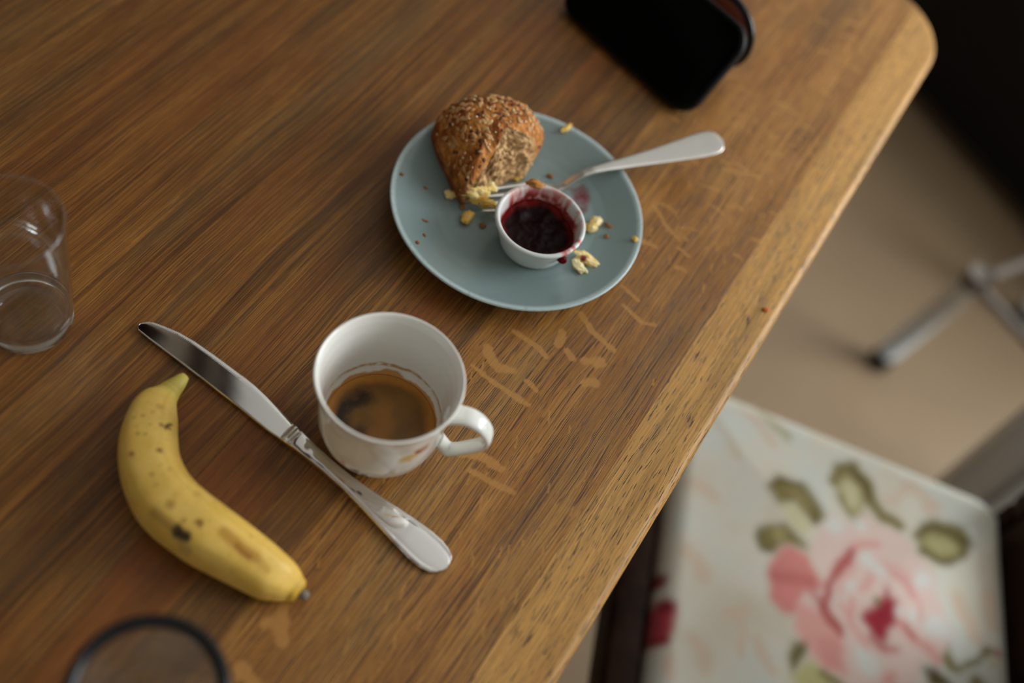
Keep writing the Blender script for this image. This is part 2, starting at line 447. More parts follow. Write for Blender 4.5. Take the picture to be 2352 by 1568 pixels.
def plank(v0, v1, x0=XS, x1=None, nv=10, nx=30, tone=.5, seed=0, figure=.6, red=.3, pores=.6, lines=.4, fl=False, xd=None):
    g = 0.00006
    vs = np.linspace(v0 + g, v1 - g, nv)
    if v0 <= EV + 1e-6:
        vs = np.r_[v0 + RO * (1 - np.cos(np.linspace(0, math.pi / 2, 8))), np.linspace(v0 + RO * 1.3, v1 - g, nv)]
    dend = RO * (1 - np.cos(np.linspace(math.pi / 2, 0, 8)))
    V = []; ncol = None
    for v in vs:
        xm = xmax(v) if x1 is None else x1 - g
        if fl:
            xs = np.r_[np.linspace(x0, -.02, 6)[:-1], np.linspace(-.02, .86, 1000), np.linspace(.86, max(xm - RO * 1.2, .861), 8)[1:]]
        else:
            xs = np.linspace(x0 + (g if x0 > XS else 0), xm - (RO * 1.2 if x1 is None else 0), nx)
        if x1 is None: xs = np.r_[xs, xm - dend]
        for x in xs: V.append((x, v, top_z(x, v) if (x1 is None or v0 <= EV + 1e-6) else 0.0))
        ncol = len(xs)
    V = np.array(V); nu = len(vs)
    F = grid_faces(nu, ncol)
    f = None
    if fl:
        f = np.zeros(len(V))
        for pts, wd in zip(flecks, fwid):
            P = np.array(pts); m_ = wd * 2.5
            idx = np.where((V[:, 0] > P[:, 0].min() - m_) & (V[:, 0] < P[:, 0].max() + m_) & (V[:, 1] > P[:, 1].min() - m_) & (V[:, 1] < P[:, 1].max() + m_))[0]
            if len(idx) == 0: continue
            d = seg_dist(V[idx, 0], V[idx, 1], pts)
            d = d + np.array([wd * (.22 * fbm(V[i, 0] * 300, V[i, 1] * 900) + .55 * fbm(V[i, 0] * 90, V[i, 1] * 160, 5)) for i in idx])
            f[idx] = np.maximum(f[idx], 1 - smooth01(wd * .62, wd * 1.05, d))
    # skirts and underside
    ring = [i * ncol for i in range(nu)] + [(nu - 1) * ncol + j for j in range(1, ncol)] + [i * ncol + ncol - 1 for i in range(nu - 2, -1, -1)] + [j for j in range(ncol - 2, 0, -1)]
    base = len(V); bot = V[ring].copy(); bot[:, 2] = -TH
    n = len(ring)
    V = np.vstack([V, V[ring], bot])
    for k in range(n):
        F.append((base + k, base + n + k, base + n + (k + 1) % n, base + (k + 1) % n))
    F.append(tuple(base + n + k for k in range(n)))
    if f is not None: f = np.r_[f, np.zeros(2 * n)]
    V[:, 2] += TZ
    me = mesh('plank', V, F, True, fl=f)
    o = link('plank', me, M['oak'], table)
    o['tone'] = tone; o['seed'] = float(seed); o['figure'] = figure; o['red'] = red; o['pores'] = pores; o['lines'] = lines
    return o
plank(EV, 0.0065, nv=26, nx=300, tone=.97, seed=1.3, figure=.28, red=.10, pores=.8, lines=.35)
plank(0.0065, .1225, nv=130, tone=.49, seed=2.1, figure=.15, red=.22, pores=.5, lines=.85, fl=True)
plank(.1225, .1905, nv=8, nx=60, tone=0.22, seed=3.4, figure=.85, red=.75, pores=.30, lines=.7)
plank(.1905, .2665, nv=8, nx=60, tone=0.22, seed=4.9, figure=1.0, red=.35, pores=.25, lines=.65)  # tone of these left boards also lowered for light falling off leftward
plank(.2665, .3555, nv=8, nx=60, tone=0.20, seed=6.2, figure=.9, red=.3, pores=.25, lines=.65)
plank(.3555, .4345, nv=8, nx=60, tone=0.17, seed=7.7, figure=.8, red=.35, pores=.25, lines=.65)
plank(.4345, .5255, nv=8, nx=60, tone=0.22, seed=8.8, figure=.8, red=.3, pores=.25, lines=.65)
plank(.5255, .6205, nv=8, nx=60, tone=0.18, seed=9.9, figure=.7, red=.3, pores=.25, lines=.65)
plank(.6205, .7305, nv=8, nx=60, tone=0.34, seed=10.4, figure=.7, red=.3, pores=.25, lines=.65)
plank(.7305, .8405, nv=8, nx=60, tone=0.3, seed=11.4, figure=.7, red=.3, pores=.25, lines=.65)
def tbox(name, b, bev=.003):
    o = box(name, b, M['oak'], table, bev); o['tone'] = .4; o['seed'] = 5.0; o['figure'] = .5; o['red'] = .3; o['pores'] = .3; o['lines'] = .4; return o
for x in (XE - .16, XS + .06):
    for v in (EV + .07, .8405 - .13): tbox('table_leg', (x, x + .065, v, v + .065, .0, TZ - TH))
tbox('apron', (XS + .13, XE - .17, EV + .09, EV + .115, TZ - TH - .085, TZ - TH - .0005))

# ------------------------------------------------------------------ plate
PC = (-0.0282, 0.4894)
PROF = [(0, .0085), (.030, .0085), (.046, .0087), (.054, .0094), (.062, .0112), (.070, .0138), (.077, .0162), (.0815, .0177), (.0838, .0183), (.0848, .0180), (.0848, .0170),
        (.0838, .0158), (.076, .0125), (.066, .0085), (.058, .0048), (.0530, .0030), (.0500, .0004), (.0480, .0), (.0465, .0012), (.045, .0040), (0, .0042)]
def plate_z(x, y):
    r = math.hypot(x - PC[0], y - PC[1])
    top = PROF[:9]
    return TZ + float(np.interp(r, [p[0] for p in top], [p[1] for p in top]))
dense = []
for a, b_ in zip(PROF[:-1], PROF[1:]):
    n = max(1, int(math.hypot(a[0] - b_[0], a[1] - b_[1]) / .0011))
    for k in range(n): dense.append((a[0] + (b_[0] - a[0]) * k / n, a[1] + (b_[1] - a[1]) * k / n))
dense.append(PROF[-1])
V, F = revolve(dense, 300)
V = np.array(V)
wx = V[:, 0] + PC[0]; wy = V[:, 1] + PC[1]; rr = np.hypot(V[:, 0], V[:, 1])
base = np.array(lin(124, 142, 141)) * np.ones((len(V), 1))
col = mix(base, lin(172, 190, 190), smooth01(.0802, .0830, rr))
nz = np.array([fbm(x * 160, y * 160, 1) for x, y in zip(wx, wy)])
nz2 = np.array([fbm(x * 500, y * 500, 4) for x, y in zip(wx, wy)])
top = V[:, 2] > .0080
sm = poly_mask(wx, wy, [(-.0005, .526), (.0075, .533), (.0125, .530), (.0155, .523), (.0165, .513), (.0135, .5075), (.009, .513), (.004, .519)], .0018)
col = mix(col, lin(112, 26, 32), np.clip(sm * (.72 + .55 * nz), 0, .92) * top)
sm = poly_mask(wx, wy, [(-.019, .5195), (-.012, .5245), (-.0055, .5275), (-.001, .525), (-.007, .521), (-.014, .517)], .0014)
col = mix(col, lin(112, 74, 48), np.clip(sm * (.7 + .5 * nz), 0, .85) * top)
sm = poly_mask(wx, wy, [(-.047, .483), (-.036, .485), (-.036, .479), (-.046, .477)], .002)
col = mix(col, lin(96, 84, 66), np.clip(sm * (.4 + .5 * nz), 0, .5) * top)
col = mix(col, np.array(lin(122, 138, 134)), np.clip((nz2 - .25), 0, .35) * top)
plate = link('dessert_plate', weld(mesh('dessert_plate', V, F, True, col)), M['plate'], loc=(PC[0], PC[1], TZ))
tag(plate, 'grey-blue round ceramic plate with pale rim, jam smear and crumbs on it', 'plate')

# ------------------------------------------------------------------ jam cup (ramekin) and jam
RCn = (-0.0103, 0.4697); RBZ = TZ + .0086
prof = [(0, .0), (.0195, .0), (.0212, .0006), (.0222, .002), (.0240, .008), (.0260, .0145), (.0278, .0205), (.0285, .0218), (.0294, .0225), (.02970, .0236), (.0293, .0245),
        (.0282, .0250), (.0271, .0247), (.0264, .0237), (.0257, .021), (.0245, .0145), (.0225, .0075), (.0205, .0035), (.017, .0026), (0, .0026)]
dn = []
for a, b_ in zip(prof[:-1], prof[1:]):
    n = max(1, int(math.hypot(a[0] - b_[0], a[1] - b_[1]) / .0006))
    for k in range(n): dn.append((a[0] + (b_[0] - a[0]) * k / n, a[1] + (b_[1] - a[1]) * k / n))
dn.append(prof[-1])
V, F = revolve(dn, 260); V = np.array(V)
r = np.hypot(V[:, 0], V[:, 1]); ang = np.degrees(np.arctan2(V[:, 1], V[:, 0])); z = V[:, 2]
nrow = len(dn); idx = np.tile(np.arange(nrow), 260)
iri = int(np.argmax([p[1] for p in dn]))
inner = idx >= iri
col = np.array(lin(214, 219, 216)) * np.ones((len(V), 1))
streak = np.array([fbm(a_ * .11, z_ * 60, 2, 3) for a_, z_ in zip(ang, z)])
blob = np.array([fbm(a_ * .045, z_ * 150, 7, 3) for a_, z_ in zip(ang, z)])
def angw(c, wd):                                # soft window around an azimuth
    d = np.abs((ang - c + 180) % 360 - 180); return 1 - smooth01(wd * .6, wd, d)
back = np.clip(angw(95, 95), 0, 1)
cover = np.clip(.72 + 1.1 * streak + .7 * blob, 0, 1) * back
low = 1 - smooth01(.0135, .0185, z + .003 * streak)
cov = np.clip(np.maximum(cover * (1 - .35 * smooth01(.019, .0245, z)), low), 0, 1) * inner
clean = angw(48, 13) * smooth01(.0165, .0180, z) * (1 - smooth01(.0225, .0235, z))
cov *= (1 - .85 * clean)
cov *= 1 - .8 * angw(168, 13) * smooth01(.013, .016, z)
col = mix(col, lin(202, 72, 62), np.clip(cov, 0, .85))
col = mix(col, lin(112, 14, 16), np.clip((cov - .55) * 1.9 * (1 - smooth01(.0175, .0225, z - .003 * blob)), 0, .95))
lip = (z > .0222) & (idx > iri - 6)
lp = angw(-28, 24) * np.clip(.5 + 1.4 * streak, 0, 1) * lip
col = mix(col, lin(190, 62, 58), np.clip(lp, 0, .85))
ram = link('jam_ramekin', weld(mesh('jam_ramekin', V, F, True, col)), M['ramekin'], loc=(RCn[0], RCn[1], RBZ))
tag(ram, 'small white round dip cup smeared with red jam, standing on the grey-blue plate', 'ramekin')
# jam surface
na, nr = 96, 26; V = []; col = []
for i in range(nr):
    for k in range(na):
        a = 2 * math.pi * k / na; q = i / (nr - 1); R = .0240 * q
        x, y = R * math.cos(a), R * math.sin(a)
        h = .0112 + .0022 * fbm(x * 95, y * 95, 3) + .0003 * fbm(x * 260, y * 260, 5)
        h += .0028 * math.exp(-((a - 1.9) ** 2) / .5) * q * q
        h += .0016 * q ** 6
        V.append((x, y, h))
        f = smooth01(.78, 1.0, q + .12 * fbm(x * 120, y * 120, 9))
        c = np.array(lin(24, 6, 7)) * (1 - f) + np.array(lin(104, 14, 9)) * f
        col.append(c)
F = [(i * na + k, i * na + (k + 1) % na, (i + 1) * na + (k + 1) % na, (i + 1) * na + k) for i in range(nr - 1) for k in range(na)]
b0 = len(V); 
for k in range(na):
    a = 2 * math.pi * k / na; V.append((.0195 * math.cos(a), .0195 * math.sin(a), .0033)); col.append(lin(60, 6, 8))
F += [((nr - 1) * na + k, (nr - 1) * na + (k + 1) % na, b0 + (k + 1) % na, b0 + k) for k in range(na)]
F.append(tuple(b0 + k for k in range(na)))
jam = link('berry_jam', weld(mesh('berry_jam', V, F, True, np.array(col))), M['jam'], loc=(RCn[0], RCn[1], RBZ))
tag(jam, 'dark red berry jam filling the small white dip cup', 'jam')

# ------------------------------------------------------------------ lumps: egg, crumbs
def lump(name, xy, size, col, mat, label, cat, rz=0.0, zoff=0.0, sub=3, seed=0, amp=.35, group=None, col2=None, z=None, tilt=(0, 0), spot=None):
    import bmesh
    bm = bmesh.new(); bmesh.ops.create_icosphere(bm, subdivisions=sub, radius=1.0)
    cs = []
    for v in bm.verts:
        p = v.co.copy()
        n = fbm(p.x * 1.3 + seed * 5.1, p.y * 1.3, p.z * 1.3 + seed, 3)
        n2 = fbm(p.x * 3.2 + seed * 3.3, p.y * 3.2 + 4, p.z * 3.2, 3)
        s_ = 1 + amp * n * 1.4 + amp * .65 * n2
        v.co = Vector((p.x * s_ * size[0] / 2, p.y * s_ * size[1] / 2, p.z * s_ * size[2] / 2))
        f = min(max(.5 + 1.1 * n2, 0), 1)
        c = np.array(col) * (1 - f) + np.array(col2 if col2 is not None else [k * .8 for k in col]) * f
        if spot:
            d = math.hypot(v.co.x - spot[0], v.co.y - spot[1])
            g = float(1 - smooth01(spot[2] * .6, spot[2], d)); c = c * (1 - g) + np.array(lin(120, 20, 16)) * g
        cs.append(c)
    mz = min(v.co.z for v in bm.verts)
    for v in bm.verts: v.co.z -= mz * .82
    me = bpy.data.meshes.new(name); bm.to_mesh(me); bm.free()
    me.polygons.foreach_set('use_smooth', [True] * len(me.polygons))
    a = me.color_attributes.new('Col', 'FLOAT_COLOR', 'POINT')
    a.data.foreach_set('color', np.c_[np.array(cs), np.ones(len(cs))].astype(np.float32).ravel())
    zz = (z if z is not None else plate_z(*xy)) + zoff
    o = link(name, me, M[mat], loc=(xy[0], xy[1], zz), rot=(tilt[0], tilt[1], rz))
    return tag(o, label, cat, group)
YE = lin(236, 200, 104); YP = lin(246, 228, 168); YD = lin(220, 166, 50); PE = lin(244, 226, 182)
E_ = [('scrambled_egg', (-.0725, .4820), (.0078, .0064, .0030), YE, YP, 'small flat yellow egg scrap lying alone left of the bread tip', .3),
      ('scrambled_egg', (-.0545, .4925), (.0150, .0095, .0075), YE, YP, 'upper yellow egg lump piled against the torn bread above the fork tines', .2),
      ('scrambled_egg', (-.0580, .4850), (.0165, .0095, .0080), YP, YE, 'large pale yellow egg lump on the fork tips beside the bread tip', .35),
      ('scrambled_egg', (-.0500, .4815), (.0165, .0052, .0060), YD, YE, 'narrow deep yellow egg strip lying over the lowest fork tines', .1),
      ('scrambled_egg', (-.0560, .4690), (.0065, .0125, .0050), YE, YD, 'oblong yellow egg scrap below the fork tips, left of the dip cup', -.2),
      ('scrambled_egg', (.0236, .5010), (.0068, .0135, .0068), YE, PE, 'upright yellow egg scrap just right of the dip cup rim', -.15),
      ('scrambled_egg', (.0180, .4955), (.0045, .0110, .0040), YD, YE, 'thin deep yellow egg sliver touching the right side of the dip cup', -.25),
      ('scrambled_egg', (.0262, .4700), (.0165, .0080, .0045), PE, YE, 'pale egg scrap with a red jam spot, lower right on the plate', -.25),
      ('scrambled_egg', (.0235, .4618), (.0120, .0062, .0045), PE, YP, 'pointed pale egg scrap below the one with the jam spot', -.75),
      ('scrambled_egg', (-.0174, .5697), (.0040, .0110, .0018), YE, YD, 'thin yellow egg shred near the top rim of the plate', -.4),
      ('scrambled_egg', (-.0375, .5165), (.0080, .0060, .0050), YD, YE, 'small yellow egg bit under the lower torn edge of the bread', .2),
      ('scrambled_egg', (.0520, .4960), (.0042, .0040, .0022), YE, YD, 'tiny yellow egg bit on the right rim of the plate', 0)]
for k, (n, xy, sz, c1, c2, lb, rz) in enumerate(E_):
    zo = .0052 if k in (1, 2) else (.004 if k == 3 else 0)
    lump(n, xy, sz, c1, 'egg', lb, 'egg', rz=rz, seed=k + 1, amp=.38 if sz[0] > .007 else .25, col2=c2, zoff=zo, sub=4,
         spot=(-.0015, -.0022, .0028) if k == 7 else None)
BR = lin(128, 78, 34); BR2 = lin(160, 110, 60)
Cr = [((-.0158, .5302), (.0046, .0036, .002), 'brown bread crumb above the dip cup near the fork neck'),
      ((-.0445, .4680), (.0052, .0040, .0022), 'brown bread crumb left of the dip cup below the fork tines'),
      ((.0328, .5045), (.0030, .0062, .002), 'long brown bread crumb on the right part of the plate'),
      ((.0342, .4950), (.0036, .0032, .0018), 'small round brown crumb just below the long one on the right'),
      ((-.0775, .4304), (.0028, .0028, .0014), 'tiny orange-brown crumb near the lower left rim of the plate'),
      ((-.1062, .4777), (.0030, .0026, .0012), 'tiny brown crumb on the far left rim of the plate'),
      ((-.0804, .4525), (.0058, .0018, .0008), 'thin pale brown flake left of centre on the plate'),
      ((-.0620, .4770), (.0058, .0040, .0018), 'brown bread crumb under the tip of the bread'),
      ((-.0760, .4400), (.0030, .0018, .0008), 'faint tan flake below the thin flake at the plate left'),
      ((-.0890, .4790), (.0028, .0020, .0010), 'tiny dark crumb between the bread and the left rim')]
for k, (xy, sz, lb) in enumerate(Cr):
    lump('bread_crumb', xy, sz, BR, 'crumb', lb, 'crumb', rz=k * .7 if k != 6 else .1, seed=20 + k, amp=.35, sub=2, col2=BR2)
lump('crust_flake', (-.0222, .4965), (.0120, .0058, .0042), lin(176, 104, 40), 'crumb', 'orange-brown crust flake stuck on the back rim of the dip cup', 'crumb', rz=.2, seed=41, amp=.4, col2=lin(206, 146, 70), z=RBZ + .0225)
lump('bread_flake', (-.0215, .5078), (.0085, .0055, .0075), lin(196, 178, 136), 'crumb', 'pale bread flake behind the back rim of the dip cup', 'crumb', rz=.4, seed=44, amp=.4, col2=lin(170, 146, 100), z=TZ + .0165)
lump('jam_drip', (.0111, .4522), (.0062, .0052, .0066), lin(92, 8, 12), 'jam', 'dark red jam drip hanging on the right outside of the dip cup', 'jam', seed=3, amp=.15, z=RBZ + .0135)
lump('orange_crumb', (.1521, .4943), (.0050, .0036, .0014), lin(196, 92, 24), 'crumb', 'small orange crumb on the oak table near its long edge', 'crumb', rz=.3, seed=9, amp=.3, z=TZ, sub=2)

# ------------------------------------------------------------------ bread
bread = empty('bread_roll_piece', (-0.062, 0.517, TZ + .009))
tag(bread, 'torn seeded wholemeal roll piece with bitten crumb side on the grey-blue plate', 'bread')
BO = np.array([-0.062, 0.517])
foot = [(-0.0625,0.4775),(-0.0560,0.4870),(-0.0459,0.5020),(-0.0419,0.5105),(-0.0318,0.5190),(-0.0305,0.5320),(-0.0295,0.5450),(-0.0335,0.5520),(-0.0440,0.5590),(-0.0600,0.5600),(-0.0760,0.5550),(-0.0900,0.5440),(-0.0990,0.5300),(-0.0985,0.5170),(-0.0900,0.5060),(-0.0800,0.4960),(-0.0705,0.4845)]
def ray_R(phi, pts):
    d = np.array([math.cos(phi), math.sin(phi)]); best = 0
    n = len(pts)
    for i in range(n):
        a = np.array(pts[i]) - BO; b_ = np.array(pts[(i + 1) % n]) - BO
        M2 = np.array([[d[0], a[0] - b_[0]], [d[1], a[1] - b_[1]]])
        if abs(np.linalg.det(M2)) < 1e-12: continue
        t, u = np.linalg.solve(M2, a)
        if t > 0 and -1e-6 <= u <= 1 + 1e-6: best = max(best, t)
    return best
NP, NT = 260, 150
Rs = np.array([ray_R(2 * math.pi * k / NP, foot) for k in range(NP)])
ker = np.array([1, 2, 3, 2, 1.]); ker /= ker.sum()
Rs = np.convolve(np.r_[Rs[-2:], Rs, Rs[:2]], ker, 'valid')
V = []; col = []
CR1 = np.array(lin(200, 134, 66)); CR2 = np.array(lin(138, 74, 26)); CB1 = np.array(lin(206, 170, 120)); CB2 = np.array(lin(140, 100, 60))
tips = math.atan2(foot[0][1] - BO[1], foot[0][0] - BO[0])
for k in range(NP):
    ph = 2 * math.pi * k / NP
    dg = math.degrees(ph); dg = dg - 360 if dg > 180 else dg
    # torn side: azimuth from the tip (-93 deg) to +32 deg
    torn = float(smooth01(-96, -86, dg) * (1 - smooth01(20, 34, dg)))
    for j in range(NT):
        t = j / (NT - 1)                       # 0 = bottom rim, 1 = top
        el = t * math.pi / 2
        rr_ = math.cos(el) ** .62 if el < math.pi / 2 - 1e-6 else 0.0
        zz = math.sin(el) ** .80
        R = Rs[k]
        near_tip = math.exp(-((dg + 92) / 38.0) ** 2)
        Ht = .0445 - .012 * near_tip * rr_
        x = R * rr_ * math.cos(ph); y = R * rr_ * math.sin(ph); z_ = Ht * zz
        # crust bulges outward a little above the plate on the baked sides
        bulge = (1 - torn) * .06 * math.sin(min(t * 3.0, 1.0) * math.pi)
        x *= 1 + bulge; y *= 1 + bulge
        crumbm = 0.0
        if torn > 0:
            fr = float(np.interp(dg, [-94, -84, -62, -40, -18, -2, 8, 18, 28, 36], [1.0, .90, .68, .54, .42, .40, .50, .80, .95, 1.0]))
            fr = min(fr, .93)
            dome = lambda q_: (.0445 - .012 * near_tip * min(q_, 1.0)) * (1 - min(q_, 1.0) ** 3.226) ** .40
            fr = max(fr + .035 * fbm(math.cos(ph) * 7, math.sin(ph) * 7, 8), .2) if dg < 24 else fr
            Hr = dome(fr)
            T1 = .62
            if t < T1:
                q = t / T1
                rr2 = R * (1 - (1 - fr) * (.30 * q + .70 * q * q)); z2 = Hr * q ** .72
                n_ = .0020 * fbm(x * 110, y * 110, z_ * 150, 4) + .0012 * fbm(x * 330, y * 330, z_ * 420, 2)
                sh_ = min(q * 6, 1) * min((1 - q) * 8, 1) if q < 1 else 0
                rr2 += n_ * sh_ * 1.2; z2 += .6 * n_ * sh_
            else:
                q = (t - T1) / (1 - T1)
                rr2 = R * fr * (1 - q); z2 = dome(fr * (1 - q))
            x = x * (1 - torn) + rr2 * math.cos(ph) * torn; y = y * (1 - torn) + rr2 * math.sin(ph) * torn; z_ = z_ * (1 - torn) + z2 * torn
            crumbm = torn * float(1 - smooth01(T1 - .035, T1 + .01, t + .02 * fbm(math.cos(ph) * 12, math.sin(ph) * 12, 3)))
        z_ += .0007 * fbm(x * 120, y * 120, z_ * 120, 3)
        V.append((x, y, z_))
        n1 = fbm(x * 90, y * 90, z_ * 90, 3); n2 = fbm(x * 330 + 7, y * 330, z_ * 330, 3)
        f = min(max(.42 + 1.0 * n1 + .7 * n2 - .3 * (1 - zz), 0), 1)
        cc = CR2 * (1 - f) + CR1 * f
        g = min(max(.55 + 1.1 * n2, 0), 1)
        cb = CB2 * (1 - g) + CB1 * g
        col.append(cc * (1 - crumbm) + cb * crumbm)
F = []
for k in range(NP):
    k2 = (k + 1) % NP
    for j in range(NT - 1): F.append((k * NT + j, k2 * NT + j, k2 * NT + j + 1, k * NT + j + 1))
F.append(tuple(k * NT for k in range(NP))[::-1])
bme = weld(mesh('crust', V, F, True, np.array(col)), 1e-5)
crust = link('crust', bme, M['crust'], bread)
from mathutils.bvhtree import BVHTree
bvh = BVHTree.FromPolygons([v.co[:] for v in bme.vertices], [p.vertices[:] for p in bme.polygons])
import bmesh
def seed_mesh(name, a, b_, c, mat):
    bm = bmesh.new(); bmesh.ops.create_icosphere(bm, subdivisions=2, radius=1)
    for v in bm.verts:
        t = v.co.x; v.co = Vector((v.co.x * a, v.co.y * b_ * (1 - .35 * t), v.co.z * c))
    me = bpy.data.meshes.new(name); bm.to_mesh(me); bm.free()
    me.polygons.foreach_set('use_smooth', [True] * len(me.polygons)); me.materials.append(M[mat]); return me
sm = [seed_mesh('seed', .0027, .0013, .0005, 'seedpale'), seed_mesh('seed', .0017, .0011, .0005, 'seeddark'), seed_mesh('seed', .0010, .0008, .0006, 'sesame')]
rs = random.Random(5); ns = 0; tries = 0; used = []
while ns < 260 and tries < 6000:
    tries += 1
    x = rs.uniform(-.045, .036); y = rs.uniform(-.036, .046)
    hit = bvh.ray_cast(Vector((x, y, .2)), Vector((0, 0, -1)))
    if hit[0] is None: continue
    p, nrm = hit[0], hit[1]
    a_ = math.degrees(math.atan2(p.y, p.x))
    if -93 < a_ < 30 and math.hypot(p.x, p.y) > .90 * float(np.interp(a_, [-94, -84, -62, -40, -18, -2, 8, 18, 28, 36], [1.0, .90, .68, .54, .42, .40, .50, .80, .95, 1.0])) * Rs[int(math.radians(a_) % (2 * math.pi) / (2 * math.pi) * NP) % NP]: continue
    if p.z < .010 or nrm.z < .08: continue
    if p.z < .022 and rs.random() < .5: continue
    if any((p - q).length < .0019 for q in used): continue
    used.append(p)
    u_ = rs.random(); m_ = sm[0] if u_ < .62 else (sm[1] if u_ < .80 else sm[2])
    o = link('seed', m_, None, bread)
    q = nrm.to_track_quat('Z', 'Y') @ Matrix.Rotation(rs.uniform(0, 6.28), 4, 'Z').to_quaternion()
    o.rotation_euler = q.to_euler(); o.location = p + nrm * .0001
    s_ = rs.uniform(.6, 1.1); o.scale = (s_, s_ * rs.uniform(.8, 1.5), s_); ns += 1

# ------------------------------------------------------------------ fork
FT = np.array([-.0545, .4805]); FE = np.array([.0885, .6045]); fa = math.atan2(FE[1] - FT[1], FE[0] - FT[0])
fork = empty('table_fork', (FT[0], FT[1], TZ), fa)
tag(fork, 'dull silver fork lying across the plate behind the dip cup, handle over the rim', 'fork')
zs = [(0, .0162), (.008, .0142), (.021, .0122), (.035, .0112), (.048, .0106), (.058, .0104), (.066, .0122), (.0715, .0166), (.0775, .0206), (.086, .0226), (.098, .0232), (.112, .0233), (.135, .0238), (.155, .0248), (.172, .0260), (.1885, .0278)]
ws = [(.038, .0108), (.044, .0110), (.050, .0092), (.055, .0056), (.060, .0034), (.066, .0028), (.088, .0030), (.100, .0038), (.115, .0049), (.130, .0062), (.145, .0078), (.158, .0093), (.169, .0105), (.177, .0109), (.183, .0100), (.1865, .0076), (.1885, .0036), (.1893, .0006)]
def fz(s): return float(np.interp(s, [a for a, b_ in zs], [b_ for a, b_ in zs]))
def strip(stations, zf, wf, tf, ncs=18, yo=None, bead=0.0):
    V = []
    for s in stations:
        w_ = wf(s); t_ = tf(s); c0 = yo(s) if yo else 0.0
        for k in range(ncs):
            a = 2 * math.pi * k / ncs
            cx = math.copysign(abs(math.cos(a)) ** .7, math.cos(a)); cz = math.copysign(abs(math.sin(a)) ** .8, math.sin(a))
            up = t_ * cz
            if cz > 0: up -= bead * (1 - abs(cx) ** 3) * min(1, w_ / .006)
            V.append((s, c0 + w_ * cx, zf(s) + up))
    F = grid_faces(len(stations), ncs, wrap_v=True)
    F.append(tuple(range(ncs))[::-1]); F.append(tuple((len(stations) - 1) * ncs + k for k in range(ncs)))
    return V, F
st = np.r_[np.linspace(.038, .18, 84), np.linspace(.1805, .1893, 16)]
wf = lambda s: float(np.interp(s, [a for a, b_ in ws], [b_ for a, b_ in ws]))
tf = lambda s: float(np.interp(s, [.045, .062, .0715, .09, .14, .186, .1893], [.0008, .0011, .0017, .0016, .0012, .0012, .0006]))
V, F = strip(st, fz, wf, tf, 24, bead=.0005)
link('handle', mesh('handle', V, F), M['fork_steel'], fork)
for k in range(4):
    y0 = (-1.5 + k) * .0062
    V, F = strip(np.linspace(.0, .042, 26), fz, lambda s: float(np.interp(s, [0, .004, .042], [.0005, .0012, .0016])), lambda s: .0009, 12, yo=lambda s, y0=y0: y0 * float(np.interp(s, [0, .05], [1.0, .95])))
    link('tine', mesh('tine', V, F), M['fork_steel'], fork)

# ------------------------------------------------------------------ knife
kn = empty('table_knife', (-.2054, .3127, TZ), math.radians(-17.568))
tag(kn, 'steel table knife with serrated blade lying between the banana and the cup', 'knife')
up = [(.0, .0012), (.0006, .0034), (.0018, .0054), (.0042, .0073), (.0099, .0092), (.0194, .0119), (.0306, .0133), (.0456, .0139), (.0577, .0140), (.0665, .0141), (.0758, .0138), (.0857, .0127), (.0963, .0109), (.106, .0092), (.1122, .0078)]
lo = [(.0, -.0004), (.0006, -.0018), (.0020, -.0030), (.0097, -.0034), (.0308, -.0033), (.0555, -.0035), (.0797, -.0038), (.0923, -.0042), (.1015, -.0044), (.1073, -.0040), (.1122, -.0037)]
sx = np.r_[np.linspace(.0, .003, 12), np.linspace(.0032, .068, 420), np.linspace(.0683, .1122, 60)]
U = np.interp(sx, [a for a, b_ in up], [b_ for a, b_ in up]); Lw = np.interp(sx, [a for a, b_ in lo], [b_ for a, b_ in lo])
V = []
for x, u_, l_ in zip(sx, U, Lw):
    tooth = 0.0
    if .0030 < x < .0665:
        ph = (x / .00115) % 1.0
        tooth = .00045 * abs(2 * ph - 1)
    t0 = float(np.interp(x, [0, .004, .06, .1122], [.0005, .0008, .0010, .0013]))
    zb = .0030 + .0125 * x - 2 * t0; bow = .00025 * math.sin(x / .1122 * math.pi)
    wd = u_ - l_
    for fy, fzv in ((0, 0), (-.0, .5), (.02, .93), (.045, 1.0), (.06, 1.003), (.40, 1.006), (.76, 1.0), (.785, .985), (.93, .60), (1.0, .30), (1.0, .18), (.8, 0), (.4, 0)):
        V.append((x, l_ + wd * fy - (tooth if fy > .95 else (tooth * .3 if fy == .93 else 0)), zb + 2 * t0 * fzv + (bow if fzv > .8 else 0)))
nc = 13
F = grid_faces(len(sx), nc, wrap_v=True); F.append(tuple(range(nc))[::-1]); F.append(tuple((len(sx) - 1) * nc + k for k in range(nc)))
bl = mesh('blade', V, F); link('blade', bl, M['blade'], kn)
hd = [(.1085, -.0040, .0086), (.1100, -.0046, .0086), (.1122, -.0046, .0082), (.1140, -.0042, .0074), (.1160, -.0046, .0078), (.1184, -.0043, .0072), (.1275, -.0042, .0057), (.1402, -.0044, .0045), (.1552, -.0053, .0042), (.1706, -.0074, .0052), (.1839, -.0096, .0064),
      (.1968, -.0116, .0075), (.2081, -.0131, .0079), (.2162, -.0132, .0074), (.2218, -.0118, .0060), (.2250, -.0095, .0042), (.2268, -.0068, .0018), (.2277, -.0040, -.0012)]
hx = np.r_[np.linspace(.1085, .215, 130), np.linspace(.2153, .2277, 26)]
hl_ = np.interp(hx, [h[0] for h in hd], [h[1] for h in hd]); hu_ = np.interp(hx, [h[0] for h in hd], [h[2] for h in hd])
V = []; nc = 36
